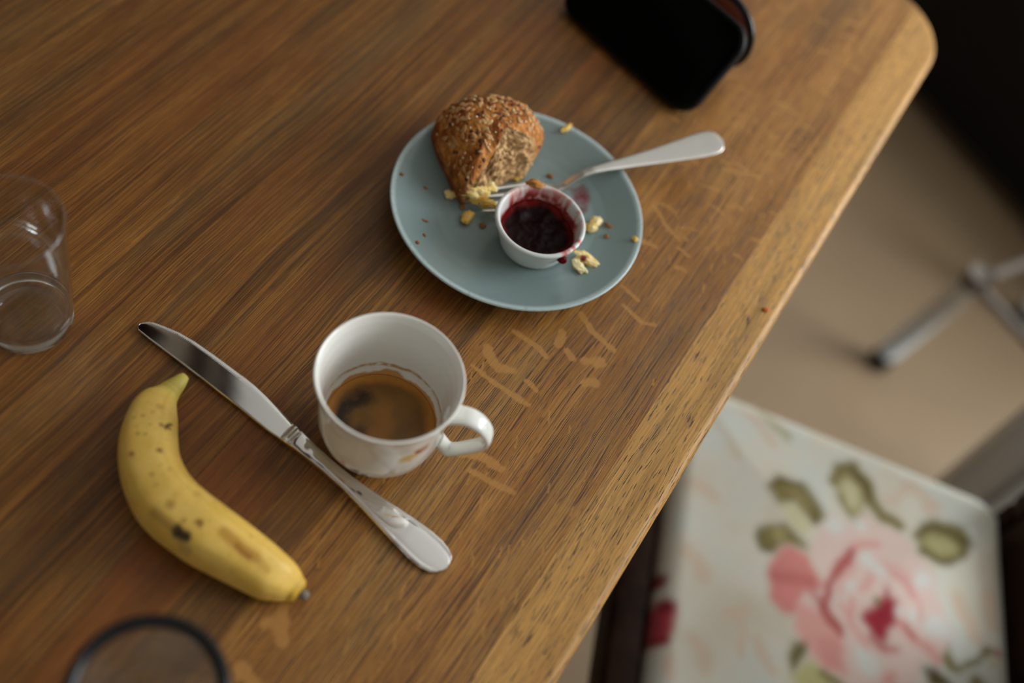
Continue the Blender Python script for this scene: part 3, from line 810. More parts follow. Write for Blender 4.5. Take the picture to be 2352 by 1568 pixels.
for x, l_, u_ in zip(hx, hl_, hu_):
    c0 = (l_ + u_) / 2; hw = (u_ - l_) / 2
    ht = float(np.interp(x, [.1085, .112, .114, .118, .14, .17, .20, .2277], [.0022, .0034, .0030, .0036, .0036, .0030, .0026, .0016]))
    bd = float(np.interp(x, [.118, .135, .215], [.0, .0005, .0007]))
    ring_ = .0004 * math.exp(-((x - .1122) / .0009) ** 2) + .0003 * math.exp(-((x - .1165) / .0008) ** 2)
    for k in range(nc):
        a = 2 * math.pi * k / nc
        cx = math.copysign(abs(math.cos(a)) ** .62, math.cos(a)); cz = math.copysign(abs(math.sin(a)) ** .66, math.sin(a))
        zz = (ht + ring_) * cz
        if cz > 0:
            q = abs(cx)
            zz += -bd * (1 - smooth01(.76, .83, q)) + .0003 * math.exp(-((q - .70) / .03) ** 2) + bd * .25 * (1 - q * q)
            # scrollwork relief near the shoulder
            zz += .00010 * math.sin((x - .119) * 620) * math.exp(-((x - .126) / .007) ** 2) * (1 - q)
        V.append((x, c0 + hw * cx, ht + zz))
F = grid_faces(len(hx), nc, wrap_v=True); F.append(tuple(range(nc))[::-1]); F.append(tuple((len(hx) - 1) * nc + k for k in range(nc)))
link('handle', mesh('handle', V, F), M['steel'], kn)

# ------------------------------------------------------------------ banana
bo = [(-0.1653,0.2847),(-0.1671,0.2822),(-0.1714,0.2742),(-0.1737,0.2695),(-0.1781,0.2644),(-0.1802,0.2573),(-0.1802,0.2506),(-0.1784,0.2395),(-0.1748,0.2295),(-0.1691,0.2193),(-0.1618,0.2100),(-0.1539,0.2024),(-0.1444,0.1968),(-0.1338,0.1929),(-0.1234,0.1896),(-0.1115,0.1875),(-0.0999,0.1858),(-0.0884,0.1842),(-0.0782,0.1832),(-0.0683,0.1851),(-0.0597,0.1877),(-0.0545,0.1900)]
bi = [(-0.1601,0.2849),(-0.1596,0.2802),(-0.1598,0.2746),(-0.1590,0.2694),(-0.1549,0.2604),(-0.1508,0.2516),(-0.1445,0.2412),(-0.1385,0.2348),(-0.1307,0.2293),(-0.1236,0.2261),(-0.1157,0.2238),(-0.1032,0.2210),(-0.0908,0.2182),(-0.0780,0.2145),(-0.0676,0.2110),(-0.0592,0.2068),(-0.0547,0.2016),(-0.0528,0.1955)]
NS, NR = 300, 110
A = catmull(bo, NS); B = catmull(bi, NS)
Cn = (A + B) / 2; hw = np.linalg.norm(A - B, axis=1) / 2
tg = np.gradient(Cn, axis=0); tg /= np.linalg.norm(tg, axis=1)[:, None]
k9 = np.ones(41) / 41
tg = np.array([np.convolve(np.r_[[tg[0, i]] * 20, tg[:, i], [tg[-1, i]] * 20], k9, 'valid') for i in (0, 1)]).T; tg /= np.linalg.norm(tg, axis=1)[:, None]
vd = Cn / np.linalg.norm(Cn, axis=1)[:, None]
sn2 = 1 - np.sum(tg * vd, axis=1) ** 2
hv = hw / np.sqrt(1 + .40 * (1 - sn2) * 0 + .35 * (np.abs(tg @ np.array([1, 0])) ** 2))
Cn *= ((.576 - hv * .96 - .0075 * (1 - smooth01(0, .14, np.linspace(0, 1, NS)))) / .559)[:, None]
# blunt rounded end: cut the last few percent and close it with a cap
ncut = int(NS * .958); Rc = hv[ncut - 1]; te = tg[ncut - 1]; ce = Cn[ncut - 1]; ncap = NS - ncut
for k in range(ncap):
    q = (k + 1) / ncap; Cn[ncut + k] = ce + te * Rc * .50 * math.sin(q * math.pi / 2); hv[ncut + k] = max(Rc * math.cos(q * math.pi / 2) ** .55, .0009); tg[ncut + k] = te
BEND = (Cn[-1], te, Rc)
s_ = np.linspace(0, 1, NS)
V = []
def nm(i): return np.array([-tg[i, 1], tg[i, 0]])
for i in range(NS):
    R = hv[i] if i > NS // 2 else max(hv[i], .0026)
    zc = R * .96 + (.0075 * (1 - smooth01(0, .14, s_[i])))
    if i >= ncut: zc = Rc * .96
    n_ = nm(i)
    for k in range(NR):
        a = 2 * math.pi * k / NR
        rr_ = R * (1 + .028 * math.cos(5 * a + .9) * float(smooth01(.05, .2, s_[i])))
        V.append((Cn[i, 0] + n_[0] * rr_ * math.cos(a), Cn[i, 1] + n_[1] * rr_ * math.cos(a), zc + rr_ * math.sin(a)))
V = np.array(V)
F = grid_faces(NS, NR, wrap_v=True); F.append(tuple(range(NR))[::-1]); F.append(tuple((NS - 1) * NR + k for k in range(NR)))
sv = np.repeat(s_, NR)
nz = np.array([fbm(x * 60, y * 60, z_ * 60, 3) for x, y, z_ in V]); nf = np.array([fbm(x * 420, y * 420, z_ * 420, 3) for x, y, z_ in V])
col = np.array(lin(238, 200, 104)) * np.ones((len(V), 1))
col = mix(col, lin(226, 184, 80), np.clip(.35 + nz, 0, .7))
col = mix(col, lin(178, 172, 78), (1 - smooth01(.02, .17, sv)) * .8)
col = mix(col, lin(196, 152, 30), smooth01(.93, 1.0, sv) * .8)
ridge = np.tile(np.cos(5 * np.linspace(0, 2 * math.pi, NR, endpoint=False) + .9), NS)
col = mix(col, lin(200, 160, 54), np.clip(ridge - .8, 0, .2) * 1.5)
VX, VY = V[:, 0], V[:, 1]; topm = V[:, 2] > .014
sp = [(-.1632,.2261,.0022,.8),(-.1512,.2330,.0022,.85),(-.1500,.2325,.0014,.9),(-.1656,.2377,.0015,.7),(-.1620,.2387,.0016,.55),(-.1578,.2476,.0018,.65),(-.1541,.2492,.0015,.8),(-.1560,.2480,.0012,.5),(-.1480,.2184,.0017,.55),(-.1413,.2247,.0017,.5),
      (-.1434,.2137,.0017,.35),(-.1317,.2066,.0033,.5),(-.1223,.2017,.0022,.45),(-.1151,.2035,.0026,.75),(-.1135,.2020,.0020,.7),(-.1225,.2176,.003,.3),(-.1682,.2417,.0012,.5),(-.1637,.2583,.0030,.35),(-.1724,.2464,.0016,.35),(-.1690,.2490,.0018,.45),(-.1626,.2448,.0012,.4),(-.0890,.2078,.0018,.3),(-.1655,.2530,.0014,.35)]
for x, y, rad, st_ in sp:
    d = np.hypot(VX - x, VY - y) * (1 + .5 * nf)
    col = mix(col, lin(134, 82, 22), (1 - smooth01(rad * .35, rad, d)) * st_ * topm)
def stroke(pts, wd, c, st_):
    global col
    d = seg_dist(VX, VY, pts) * (1 + .15 * nf) + .12 * wd * nz
    col = mix(col, c, (1 - smooth01(wd * .3, wd, d)) * st_ * topm)
stroke([(-.1015, .2035), (-.0940, .2010), (-.0880, .1990), (-.0830, .1985)], .0046, lin(170, 110, 26), .62)
stroke([(-.0930, .2002), (-.0890, .1985), (-.0850, .1975)], .0022, lin(136, 80, 20), .6)
stroke([(-.0800, .1975), (-.0745, .1955)], .003, lin(184, 132, 40), .5)
stroke([(-.1546, .2528), (-.1554, .2500), (-.1550, .2468)], .0009, lin(62, 46, 26), .9)
stroke([(-.1385, .2010), (-.1300, .1985), (-.1235, .1965)], .0034, lin(150, 108, 56), .5)
stroke([(-.1235, .1964), (-.1200, .1952), (-.1175, .1952)], .0036, lin(44, 28, 24), .95)
stroke([(-.1190, .1915), (-.1140, .1905)], .002, lin(150, 120, 80), .4)
col = mix(col, lin(176, 140, 50), np.clip(nf - .35, 0, .3))
ban = empty('banana', (0, 0, TZ))
tag(ban, 'ripe yellow banana with brown spots lying beside the knife', 'banana')
link('peel', weld(mesh('peel', V, F, True, col)), M['banana'], ban)
# dark blossom end
V, F = revolve([(0, -.0016), (.0024, -.0014), (.0028, .0), (.0027, .0022), (.0021, .0036), (.0012, .0040), (0, .0037)], 24)
tip = link('blossom_end', weld(mesh('blossom_end', V, F)), pbr('banana_tip_dark', col=lin(120, 112, 98), rough=.6, bump=(600, .5, .001)), ban)
tip.location = (BEND[0][0] + BEND[1][0] * .0006, BEND[0][1] + BEND[1][1] * .0006, BEND[2] * .96); tip.rotation_euler = (0, math.radians(90), math.atan2(BEND[1][1], BEND[1][0]))

# ------------------------------------------------------------------ coffee cup
CC = (-.0529, .2995)
cupO = empty('coffee_cup', (CC[0], CC[1], TZ))
tag(cupO, 'white porcelain cup with small flower decals and coffee, beside the knife', 'cup')
cp = [(0, .0035), (.016, .0035), (.0175, .0012), (.0182, .0), (.0206, .0), (.0215, .0016), (.0222, .0034), (.0262, .0068), (.0302, .0118), (.0330, .0180), (.0347, .0260), (.0353, .0340), (.0355, .0420), (.0357, .0510), (.0363, .0590), (.0374, .0655), (.0390, .0698), (.0397, .0712),
      (.0398, .0719), (.0393, .0724), (.0386, .0721), (.0379, .0712), (.0364, .0672), (.0350, .0600), (.0341, .0510), (.0337, .0420), (.0334, .0340), (.0325, .0260), (.0305, .0180), (.027, .0112), (.0215, .0070), (.012, .0055), (0, .0055)]
cpd = []
for a, b_ in zip(cp[:-1], cp[1:]):
    n = max(1, int(math.hypot(a[0] - b_[0], a[1] - b_[1]) / .0008))
    for k in range(n): cpd.append((a[0] + (b_[0] - a[0]) * k / n, a[1] + (b_[1] - a[1]) * k / n))
cpd.append(cp[-1])
SG = 300
V, F = revolve(cpd, SG); V = np.array(V)
nrow = len(cpd); idx = np.tile(np.arange(nrow), SG); iri = int(np.argmax([p[1] for p in cpd])); inner = idx > iri
ang = np.arctan2(V[:, 1], V[:, 0]); adeg = np.degrees(ang); z = V[:, 2]
# shallow scroll relief pressed into the outside
fade = smooth01(.020, .030, z) * (1 - smooth01(.054, .062, z)) * (~inner)
rel = .00030 * np.maximum(0, np.sin(ang * 10 + 260 * (z - .04) * np.cos(ang * 5))) * fade
rad = np.hypot(V[:, 0], V[:, 1]) + 1e-9
V[:, 0] *= (rad + rel) / rad; V[:, 1] *= (rad + rel) / rad
col = np.array(lin(240, 239, 232)) * np.ones((len(V), 1))
n1 = np.array([fbm(math.cos(a) * 2.2, math.sin(a) * 2.2, z_ * 90, 3) for a, z_ in zip(ang, z)])
n2 = np.array([fbm(math.cos(a) * 9, math.sin(a) * 9, z_ * 260, 3) for a, z_ in zip(ang, z)])
line = .0296 + .0018 * n1
ringm = (1 - smooth01(.0005, .0016, np.abs(z - line) + .0003 * n2)) * inner
backw = .25 + .75 * (1 - smooth01(60, 110, np.abs((adeg - 85 + 180) % 360 - 180)))
col = mix(col, lin(186, 132, 62), np.clip(ringm * backw * (.8 + .9 * n2), 0, .85))
film = (1 - smooth01(.0220, .0240, z + .0030 * n1 + .0006 * n2)) * inner
col = mix(col, lin(198, 138, 62), np.clip(film, 0, .92))
def decal(a0, z0, da, dz, c, st_=.9, rag=.4):
    global col
    d = np.sqrt((((adeg - a0 + 180) % 360 - 180) / da) ** 2 + ((z - z0) / dz) ** 2) + rag * n2
    col = mix(col, c, (1 - smooth01(.55, 1.0, d)) * st_ * (~inner))
decal(-47, .0440, 11, .0060, lin(226, 186, 92), .85); decal(-36, .0470, 9, .0045, lin(190, 108, 48), .85); decal(-40, .0475, 3.5, .0025, lin(140, 66, 40)); decal(-18, .0465, 4.0, .0065, lin(160, 138, 118), .6)
decal(-93, .0215, 6.0, .0038, lin(40, 42, 66)); decal(-84, .0190, 5.0, .0030, lin(46, 50, 78)); decal(-106, .0240, 5.0, .0035, lin(206, 120, 96), .7); decal(-108, .0180, 7.0, .0024, lin(200, 112, 90), .7)
decal(150, .040, 7, .004, lin(214, 170, 90)); decal(60, .03, 6, .004, lin(60, 70, 110)); decal(110, .045, 6, .004, lin(200, 120, 90)); decal(-150, .028, 5, .002, lin(150, 160, 120), .5)
link('cup_body', weld(mesh('cup_body', V, F, True, col)), M['porcelain'], cupO)
# handle
HP = catmull([(.0350, .0520), (.0400, .0565), (.0470, .0580), (.0540, .0545), (.0590, .0470), (.0595, .0400), (.0560, .0330), (.0500, .0255), (.0440, .0190), (.0405, .0170), (.0370, .0205), (.0340, .0245)], 90)
tgn = np.gradient(HP, axis=0); tgn /= np.linalg.norm(tgn, axis=1)[:, None]
V = []; nc = 20
for i, (p, t) in enumerate(zip(HP, tgn)):
    q = i / 89; n_ = np.array([-t[1], t[0]])
    wd = float(np.interp(q, [0, .15, .5, .8, 1], [.0066, .0058, .0052, .0046, .0050])); th = float(np.interp(q, [0, .2, .8, 1], [.0028, .0021, .0020, .0026]))
    for k in range(nc):
        a = 2 * math.pi * k / nc
        cx = math.copysign(abs(math.cos(a)) ** .8, math.cos(a)); cz = math.copysign(abs(math.sin(a)) ** .85, math.sin(a))
        rr_ = p[0] + n_[0] * th * cz; zz = p[1] + n_[1] * th * cz
        V.append((rr_, wd * cx, zz))
F = grid_faces(len(HP), nc, wrap_v=True); F.append(tuple(range(nc))[::-1]); F.append(tuple((len(HP) - 1) * nc + k for k in range(nc)))
h = link('cup_handle', mesh('cup_handle', V, F, True, np.array(lin(232, 233, 226)) * np.ones((len(V), 1))), M['porcelain'], cupO, rot=(0, 0, math.radians(2)))
# coffee
na, nr = 120, 60; V = []; 
for i in range(nr):
    for k in range(na):
        a = 2 * math.pi * k / na; R = .0312 * (i / (nr - 1)); V.append((R * math.cos(a), R * math.sin(a), .0202 + (.0006 * (i / (nr - 1)) ** 14)))
V = np.array(V); X, Y = V[:, 0], V[:, 1]; r = np.hypot(X, Y) / .0318
n1 = np.array([fbm(x * 55, y * 55, 2, 3) for x, y in zip(X, Y)]); n2 = np.array([fbm(x * 300, y * 300, 2, 3) for x, y in zip(X, Y)])
col = np.array(lin(134, 94, 42)) * np.ones((len(V), 1))
col = mix(col, lin(104, 70, 31), np.clip(.5 + .9 * n1, 0, 1) * .6)
X = X + .0035 * n1; Y = Y + .0035 * np.array([fbm(x * 55 + 4, y * 55, 12, 3) for x, y in zip(X, Y)])
col = mix(col, lin(156, 102, 42), (1 - smooth01(.0, .0085, seg_dist(X, Y, [(-.002, .008), (.003, .0), (.003, -.012), (-.003, -.024)]))) * .75)
col = mix(col, lin(30, 23, 16), (1 - smooth01(.0, .0095, seg_dist(X, Y, [(-.015, .012), (-.021, .005), (-.0225, -.003), (-.020, -.010)]) + .0012 * n2)) * .9)
col = mix(col, lin(40, 28, 16), (1 - smooth01(.002, .009, seg_dist(X, Y, [(-.008, -.012), (-.012, -.022)]))) * .6)
col = mix(col, lin(186, 124, 46), smooth01(.76, .95, r + .08 * n1) * .9)
col = mix(col, lin(120, 84, 40), np.clip(n2 - .3, 0, .4) * .4)
F = [(i * na + k, i * na + (k + 1) % na, (i + 1) * na + (k + 1) % na, (i + 1) * na + k) for i in range(nr - 1) for k in range(na)]
b0 = len(V); V = np.vstack([V, [(.0205 * math.cos(2 * math.pi * k / na), .0205 * math.sin(2 * math.pi * k / na), .0085) for k in range(na)]])
F += [((nr - 1) * na + k, (nr - 1) * na + (k + 1) % na, b0 + (k + 1) % na, b0 + k) for k in range(na)]; F.append(tuple(b0 + k for k in range(na)))
col = np.vstack([col, np.tile(lin(90, 60, 25), (na, 1))])
cf = link('coffee', weld(mesh('coffee', V, F, True, col)), M['coffee'], loc=(CC[0], CC[1], TZ))
tag(cf, 'brown coffee with swirled crema, half filling the white cup', 'coffee')

# ------------------------------------------------------------------ tumbler
def smooth_prof(P, n): return [tuple(p) for p in catmull(P, n)]
gl = empty('drinking_glass', (-.2622, .2918, TZ + .0001))
V, F = revolve([(.0250, .0105), (.0266, .030), (.0283, .055), (.0298, .078), (.0306, .0900), (.0308, .0912), (.0303, .0921), (.0294, .0921), (.0288, .0912), (.0286, .0900), (.0278, .078), (.0263, .055), (.0246, .030), (.0235, .0146)], 128)
link('glass_wall', mesh('glass_wall', V, F), M['thinglass'], gl)
V, F = revolve([(0, .0006), (.0205, .0006), (.0222, .0), (.0236, .0008), (.0245, .0028), (.0250, .0104), (.0234, .0145), (.0222, .0105), (.019, .0090), (.010, .0083), (0, .0081)], 128)
link('glass_base', weld(mesh('glass_base', V, F)), M['glass'], gl)
tag(gl, 'empty clear glass tumbler standing left of the knife tip', 'glass')

# glass jar with a black rim, nearest the camera
jar = empty('rimmed_glass', (-.0890, .1061, TZ))
tag(jar, 'clear glass with a black rim, cut by the bottom edge of the picture', 'glass')
V, F = revolve([(0, .0006), (.020, .0006), (.0232, .0), (.0255, .0015), (.0262, .005), (.0275, .040), (.0300, .078), (.0306, .0868), (.0296, .0868), (.0291, .078), (.0262, .040), (.0250, .010), (.0235, .0062), (.018, .0050), (0, .0048)], 96)
link('glass_body', weld(mesh('glass_body', V, F)), M['thinglass'], jar)
V, F = revolve([(.0307, .0818), (.0320, .0816), (.0334, .0835), (.0340, .0870), (.0336, .0900), (.0322, .0914), (.0304, .0914), (.0284, .0902), (.0277, .0886), (.0280, .0870), (.0306, .0869), (.0307, .0818)], 96)
link('rim', weld(mesh('rim', V, F)), M['blackrim'], jar)

# ------------------------------------------------------------------ sunglasses under the phone, phone
PU = (.8716, -.4903); PN = (.4903, .8716)
sg = empty('sunglasses', (.0873 + .018 * PN[0] - .0375 * PU[0], .6795 + .018 * PN[1] - .0375 * PU[1], TZ), math.radians(-29.36))
tag(sg, 'round sunglasses with black rim and reddish brown lens standing behind the phone', 'sunglasses')
def torus(R, r_, seg=64, ns=12):
    return revolve([(R + r_ * math.cos(a), r_ * math.sin(a)) for a in np.linspace(0, 2 * math.pi, ns + 1)], seg)
for k in range(2):
    V, F = torus(.0290, .0027)
    link('lens_rim', weld(mesh('lens_rim', V, F)), M['blackrim'], sg, loc=(-.066 * k, 0, .0320), rot=(math.pi / 2, 0, 0))
    V, F = revolve([(0, .0016), (.015, .0013), (.0285, .0005), (.0285, -.0007), (.015, .0), (0, .0003)], 48)
    link('lens', weld(mesh('lens', V, F)), M['amber'], sg, loc=(-.066 * k, 0, .0320), rot=(math.pi / 2, 0, 0))
link('bridge', box_mesh('bridge', -.0365, -.0275, -.0013, .0013, .0330, .0370, bev=.0008), M['blackrim'], sg)
for y in (.0060, .0105):
    link('temple', box_mesh('temple', -.090, .0165, y, y + .003, .0300, .0345, bev=.0009), M['blackrim'], sg)
for x in (-.0912,):
    link('hinge', box_mesh('hinge', x, x + .003, -.001, .0135, .0300, .0345, bev=.0006), M['blackrim'], sg)
def slab(name, L_, W_, rc, z0, z1, bev, mat, parent, n=12):
    bm = bmesh.new(); pts = []
    for cx, cy, a0 in ((L_ / 2 - rc, W_ / 2 - rc, 0), (-L_ / 2 + rc, W_ / 2 - rc, 90), (-L_ / 2 + rc, -W_ / 2 + rc, 180), (L_ / 2 - rc, -W_ / 2 + rc, 270)):
        for k in range(n + 1):
            a = math.radians(a0 + 90 * k / n); pts.append((cx + rc * math.cos(a), cy + rc * math.sin(a)))
    lay = []
    for zz, ins in ((z0, bev), (z0 + bev * .3, bev * .3), (z0 + bev, 0), (z1 - bev, 0), (z1 - bev * .3, bev * .3), (z1, bev)):
        sx_ = (L_ / 2 - ins) / (L_ / 2); sy_ = (W_ / 2 - ins) / (W_ / 2)
        lay.append([(x * sx_, y * sy_, zz) for x, y in pts])
    V = [v for l in lay for v in l]; m_ = len(pts)
    F = grid_faces(len(lay), m_, wrap_v=True); F.append(tuple(range(m_))[::-1]); F.append(tuple((len(lay) - 1) * m_ + k for k in range(m_)))
    me = mesh(name, V, F, True); weld(me)
    o = link(name, me, M[mat], parent)
    o.modifiers.new('es', 'EDGE_SPLIT').split_angle = math.radians(40)
    return o
# the phone leans on the sunglasses: its long near edge on the table, its face raised towards the viewer
ph = bpy.data.objects.new('phone', None); ph.empty_display_size = .02; C.objects.link(ph)
ea = Vector((-PU[0], -PU[1], 0)); eb = Vector((.3196, .5659, .7729)).normalized(); eb = (eb - ea * eb.dot(ea)).normalized()
en = eb.cross(ea).normalized()
if en.z < 0: en = -en
ex = eb.cross(en)
P0 = Vector((.0629, .6364, TZ + .0066)); cen_ = P0 + ea * .0716 + eb * .0358
ph.matrix_world = Matrix(((ex.x, eb.x, en.x, cen_.x), (ex.y, eb.y, en.y, cen_.y), (ex.z, eb.z, en.z, cen_.z), (0, 0, 0, 1)))
tag(ph, 'black phone in a dark case propped up at the far end of the table', 'phone')
slab('phone_case', .1420, .0765, .0175, -.0092, .0, .0024, 'case', ph)
slab('screen', .1358, .0703, .0145, -.0004, .0004, .0003, 'screen', ph)

# ------------------------------------------------------------------ chair with floral cushion
CH = empty('dining_chair', (.18, .60, 0), math.radians(6.49))
tag(CH, 'dark wooden chair with a cream rose-print seat at the table side', 'chair')
SH = .48
def sx0(y): return -.0165
def side_y(x): return .024 - .17 * max(x, 0) ** 1.15 - .012 * math.exp(-((x + .0165) / .02) ** 2)
nx, ny = 250, 300
xs = np.linspace(-.0165, .3035, nx); V = np.zeros((nx, ny, 3))
for i, x in enumerate(xs):
    yt = .0225 - .165 * max(x - .0, 0) ** 1.12; yb = -.43 + .165 * max(x, 0) ** 1.12
    for fr in (0,):
        # round the corners in plan
        d = min(x + .0165, .3035 - x)
        cr = .028
        if d < cr:
            ins = cr - math.sqrt(max(cr * cr - (cr - d) ** 2, 0)); yt -= ins; yb += ins
    yy = np.linspace(yb, yt, ny); V[i, :, 0] = x; V[i, :, 1] = yy
    ex = np.minimum(np.minimum(d, yy - yb), yt - yy)
    V[i, :, 2] = SH - .020 * (1 - np.sqrt(np.clip(1 - (1 - np.clip(ex / .022, 0, 1)) ** 2, 0, 1))) + .006 * smooth01(.02, .12, ex) - .003
X = V[..., 0].ravel(); Y = V[..., 1].ravel()
nz = np.array([fbm(x * 14, y * 14, 1, 3) for x, y in zip(X, Y)]); nb = np.array([fbm(x * 38 + 3, y * 38, 6, 3) for x, y in zip(X, Y)])
Xd = X + .0048 * nb; Yd = Y + .0048 * np.array([fbm(x * 38 + 9, y * 38, 16, 2) for x, y in zip(X, Y)])
CREAM = lin(208, 204, 188)
col = np.array(CREAM) * np.ones((len(X), 1))
col = mix(col, lin(194, 182, 162), np.clip(nz * 1.1, 0, .6)); col = mix(col, lin(200, 208, 204), np.clip(-nz * 1.3, 0, .55))
BE = lin(206, 178, 154)
for pts, wd in (([(.005,-.155),(.0137,-.1619),(.022,-.175)], .010), ([(.042,-.199),(.0501,-.1975),(.062,-.195)], .006), ([(.02,-.23),(.0278,-.2387),(.03,-.25)], .008), ([(.0693,-.2172),(.075,-.232),(.085,-.24)], .006),
                ([(.05,-.2),(.06,-.215),(.058,-.235)], .004), ([(.2256,-.048),(.23,-.055)], .010), ([(.0,-.088),(.0139,-.0888),(.026,-.096)], .008), ([(.0,-.25),(.0015,-.2646)], .008), ([(.2827,-.1253),(.285,-.145)], .012),
                ([(.185,-.055),(.1934,-.0492),(.205,-.035)], .006), ([(.045,.0),(.06,-.012),(.075,-.03)], .006), ([(.21,-.03),(.235,-.045)], .008), ([(.25,-.13),(.265,-.16)], .010), ([(.06,-.30),(.09,-.33)], .01), ([(.15,-.33),(.2,-.35)], .012)):
    col = mix(col, BE, (1 - smooth01(wd * .4, wd, seg_dist(Xd, Yd, pts))) * .62)
OL = lin(122, 112, 66); OLD = lin(86, 74, 36); CY = lin(196, 190, 152)
def P(pts, c, a=1.0, soft=.0042):
    global col
    col = mix(col, c, poly_mask(Xd, Yd, pts, soft) * a)
def K(pts, wd, c, a=1.0):
    global col
    col = mix(col, c, (1 - smooth01(wd * .35, wd * 1.25, seg_dist(Xd, Yd, pts))) * a)
def D(p, rad, c, a=1.0):
    global col
    col = mix(col, c, (1 - smooth01(rad * .45, rad, np.hypot(Xd - p[0], Yd - p[1]))) * a)
K([(.062, .004), (.078, -.010), (.088, -.016)], .006, lin(164, 158, 118), .8)
K([(.010, -.012), (.030, -.03), (.045, -.052)], .004, lin(196, 178, 150), .6)
P([(0.0703,-0.0739),(0.0814,-0.0593),(0.104,-0.0607),(0.1211,-0.0782),(0.1245,-0.0899),(0.116,-0.1016),(0.0976,-0.085),(0.083,-0.0892)], OL)
K([(.078,-.068),(.095,-.068),(.112,-.085),(.118,-.098)], .0028, OLD, .8); K([(.073,-.073),(.082,-.0615),(.10,-.063)], .0025, OLD, .7)
P([(0.083,-0.0892),(0.0976,-0.085),(0.1131,-0.1025),(0.1076,-0.1132),(0.0957,-0.1074)], CY)
P([(.1335,-.050),(.1385,-.0335),(.1530,-.029),(.1640,-.042),(.1690,-.064),(.160,-.082),(.146,-.080),(.138,-.066)], lin(150, 142, 92), .9); P([(.140,-.050),(.148,-.040),(.157,-.050),(.160,-.068),(.152,-.076),(.144,-.066)], CY, .9); K([(0.1324,-0.0507),(0.1381,-0.0325),(0.1534,-0.028),(0.1658,-0.0409),(0.172,-0.0635),(0.1781,-0.0729),(0.1961,-0.0773)], .0066, OL)
K([(.153,-.031),(.163,-.043),(.170,-.062)], .003, OLD, .9); K([(.1403,-.0647),(.1496,-.0811),(.152,-.088)], .003, OL)
P([(0.0633,-0.1257),(0.0699,-0.1147),(0.0883,-0.1064),(0.1108,-0.1199),(0.1096,-0.1263),(0.0965,-0.1255),(0.0798,-0.1361),(0.0683,-0.1363)], OL); D((.085,-.120), .010, lin(164, 154, 106), .8)
K([(.066,-.118),(.066,-.133),(.078,-.134)], .003, OLD, .7)
P([(0.2096,-0.0845),(0.2174,-0.0712),(0.2359,-0.0612),(0.2574,-0.0598),(0.2689,-0.0756),(0.256,-0.0932),(0.2375,-0.106),(0.2137,-0.105),(0.2169,-0.0917)], OL)
K([(.212,-.082),(.225,-.072),(.240,-.072),(.262,-.074),(.262,-.084),(.245,-.098),(.220,-.100)], .003, OLD, .85); P([(.219,-.085),(.230,-.076),(.250,-.079),(.253,-.087),(.236,-.095),(.222,-.093)], lin(176, 170, 122), .9)
# rose
PK0 = lin(214, 190, 180); PK1 = lin(206, 142, 134); PK2 = lin(172, 84, 80); CR_ = lin(138, 30, 42); WH = lin(208, 212, 205)
P([(0.1218,-0.0984),(0.1317,-0.0831),(0.1453,-0.0902),(0.163,-0.0757),(0.1781,-0.0824),(0.202,-0.0866),(0.2137,-0.105),(0.2283,-0.1131),(0.2292,-0.1337),(0.239,-0.1458),(0.2441,-0.1645),(0.2376,-0.1845),(0.2287,-0.1978),(0.2145,-0.2028),(0.2113,-0.2185),(.20,-.236),(0.1752,-0.246),(.15,-.242),(0.1175,-0.2223),(0.0988,-0.2027),(0.1016,-0.1739),(0.1221,-0.154),(0.1125,-0.127)], PK0)
P([(0.0727,-0.1616),(0.0814,-0.1387),(0.0966,-0.1269),(0.1084,-0.1312),(0.1146,-0.1443),(0.1235,-0.1536),(0.1099,-0.1688),(0.0994,-0.1858),(0.0883,-0.1887),(0.0795,-0.1798)], lin(204, 130, 122))
K([(.082,-.158),(.098,-.156),(.113,-.156)], .006, PK2, .5); D((.092,-.170), .012, lin(214, 130, 128), .7)
P([(0.1016,-0.1739),(0.0985,-0.1972),(0.1173,-0.2183),(0.1313,-0.2254),(0.1451,-0.2286),(0.1403,-0.1987),(0.1244,-0.182)], lin(216, 156, 146), .9)
P([(.118,-.205),(.1313,-.2254),(.1451,-.2286),(.142,-.208),(.130,-.200)], PK1, .8)
K([(0.1502,-0.1165),(0.1388,-0.1347),(0.1293,-0.1549),(0.1269,-0.1714),(0.133,-0.1853),(0.1388,-0.1949)], .0052, PK2); K([(.118,-.165),(.125,-.172),(.131,-.188)], .005, PK2, .6)
K([(.150,-.112),(.163,-.106),(.176,-.103)], .0035, lin(208, 140, 134), .8)
for q, rad in (((.132,-.0955),.012),((.1648,-.1185),.011),((.2297,-.1655),.017),((.2162,-.1254),.013),((.1655,-.2113),.016),((.1572,-.0884),.009),((.2068,-.1601),.007),((.176,-.126),.009),((.148,-.150),.008),((.14,-.165),.007)): D(q, rad, WH, .85)
K([(.152,-.130),(.142,-.148),(.141,-.168),(.150,-.182)], .0025, lin(214, 150, 142), .7)
K([(.188,-.125),(.200,-.132),(.207,-.145)], .0052, PK1, .8); K([(.181,-.118),(.195,-.117),(.205,-.124)], .0028, PK1, .5)
K([(.160,-.150),(.168,-.140),(.170,-.136)], .0040, PK1, .7); K([(.152,-.165),(.150,-.185),(.165,-.198)], .004, lin(210, 140, 132), .7)
P([(0.161,-0.1779),(0.168,-0.1618),(0.178,-0.1534),(0.1831,-0.1433),(0.1867,-0.151),(0.1953,-0.1531),(0.1909,-0.1629),(0.1952,-0.1703),(0.1865,-0.1782),(0.178,-0.193),(0.1696,-0.1869)], lin(152, 34, 48)); D((.1790,-.166), .010, CR_, .8)
D((.1723,-.1564), .0055, lin(112, 110, 62), .9); D((.194,-.160), .004, WH, .8)
K([(.168,-.190),(.180,-.197),(.190,-.196)], .0035, PK2, .7)
K([(.198,-.1724),(.2078,-.1811),(.2288,-.1937)], .0065, PK1, .75); K([(.2,-.170),(.207,-.180)], .003, PK2, .7); K([(.213,-.148),(.215,-.160)], .004, PK1, .5)
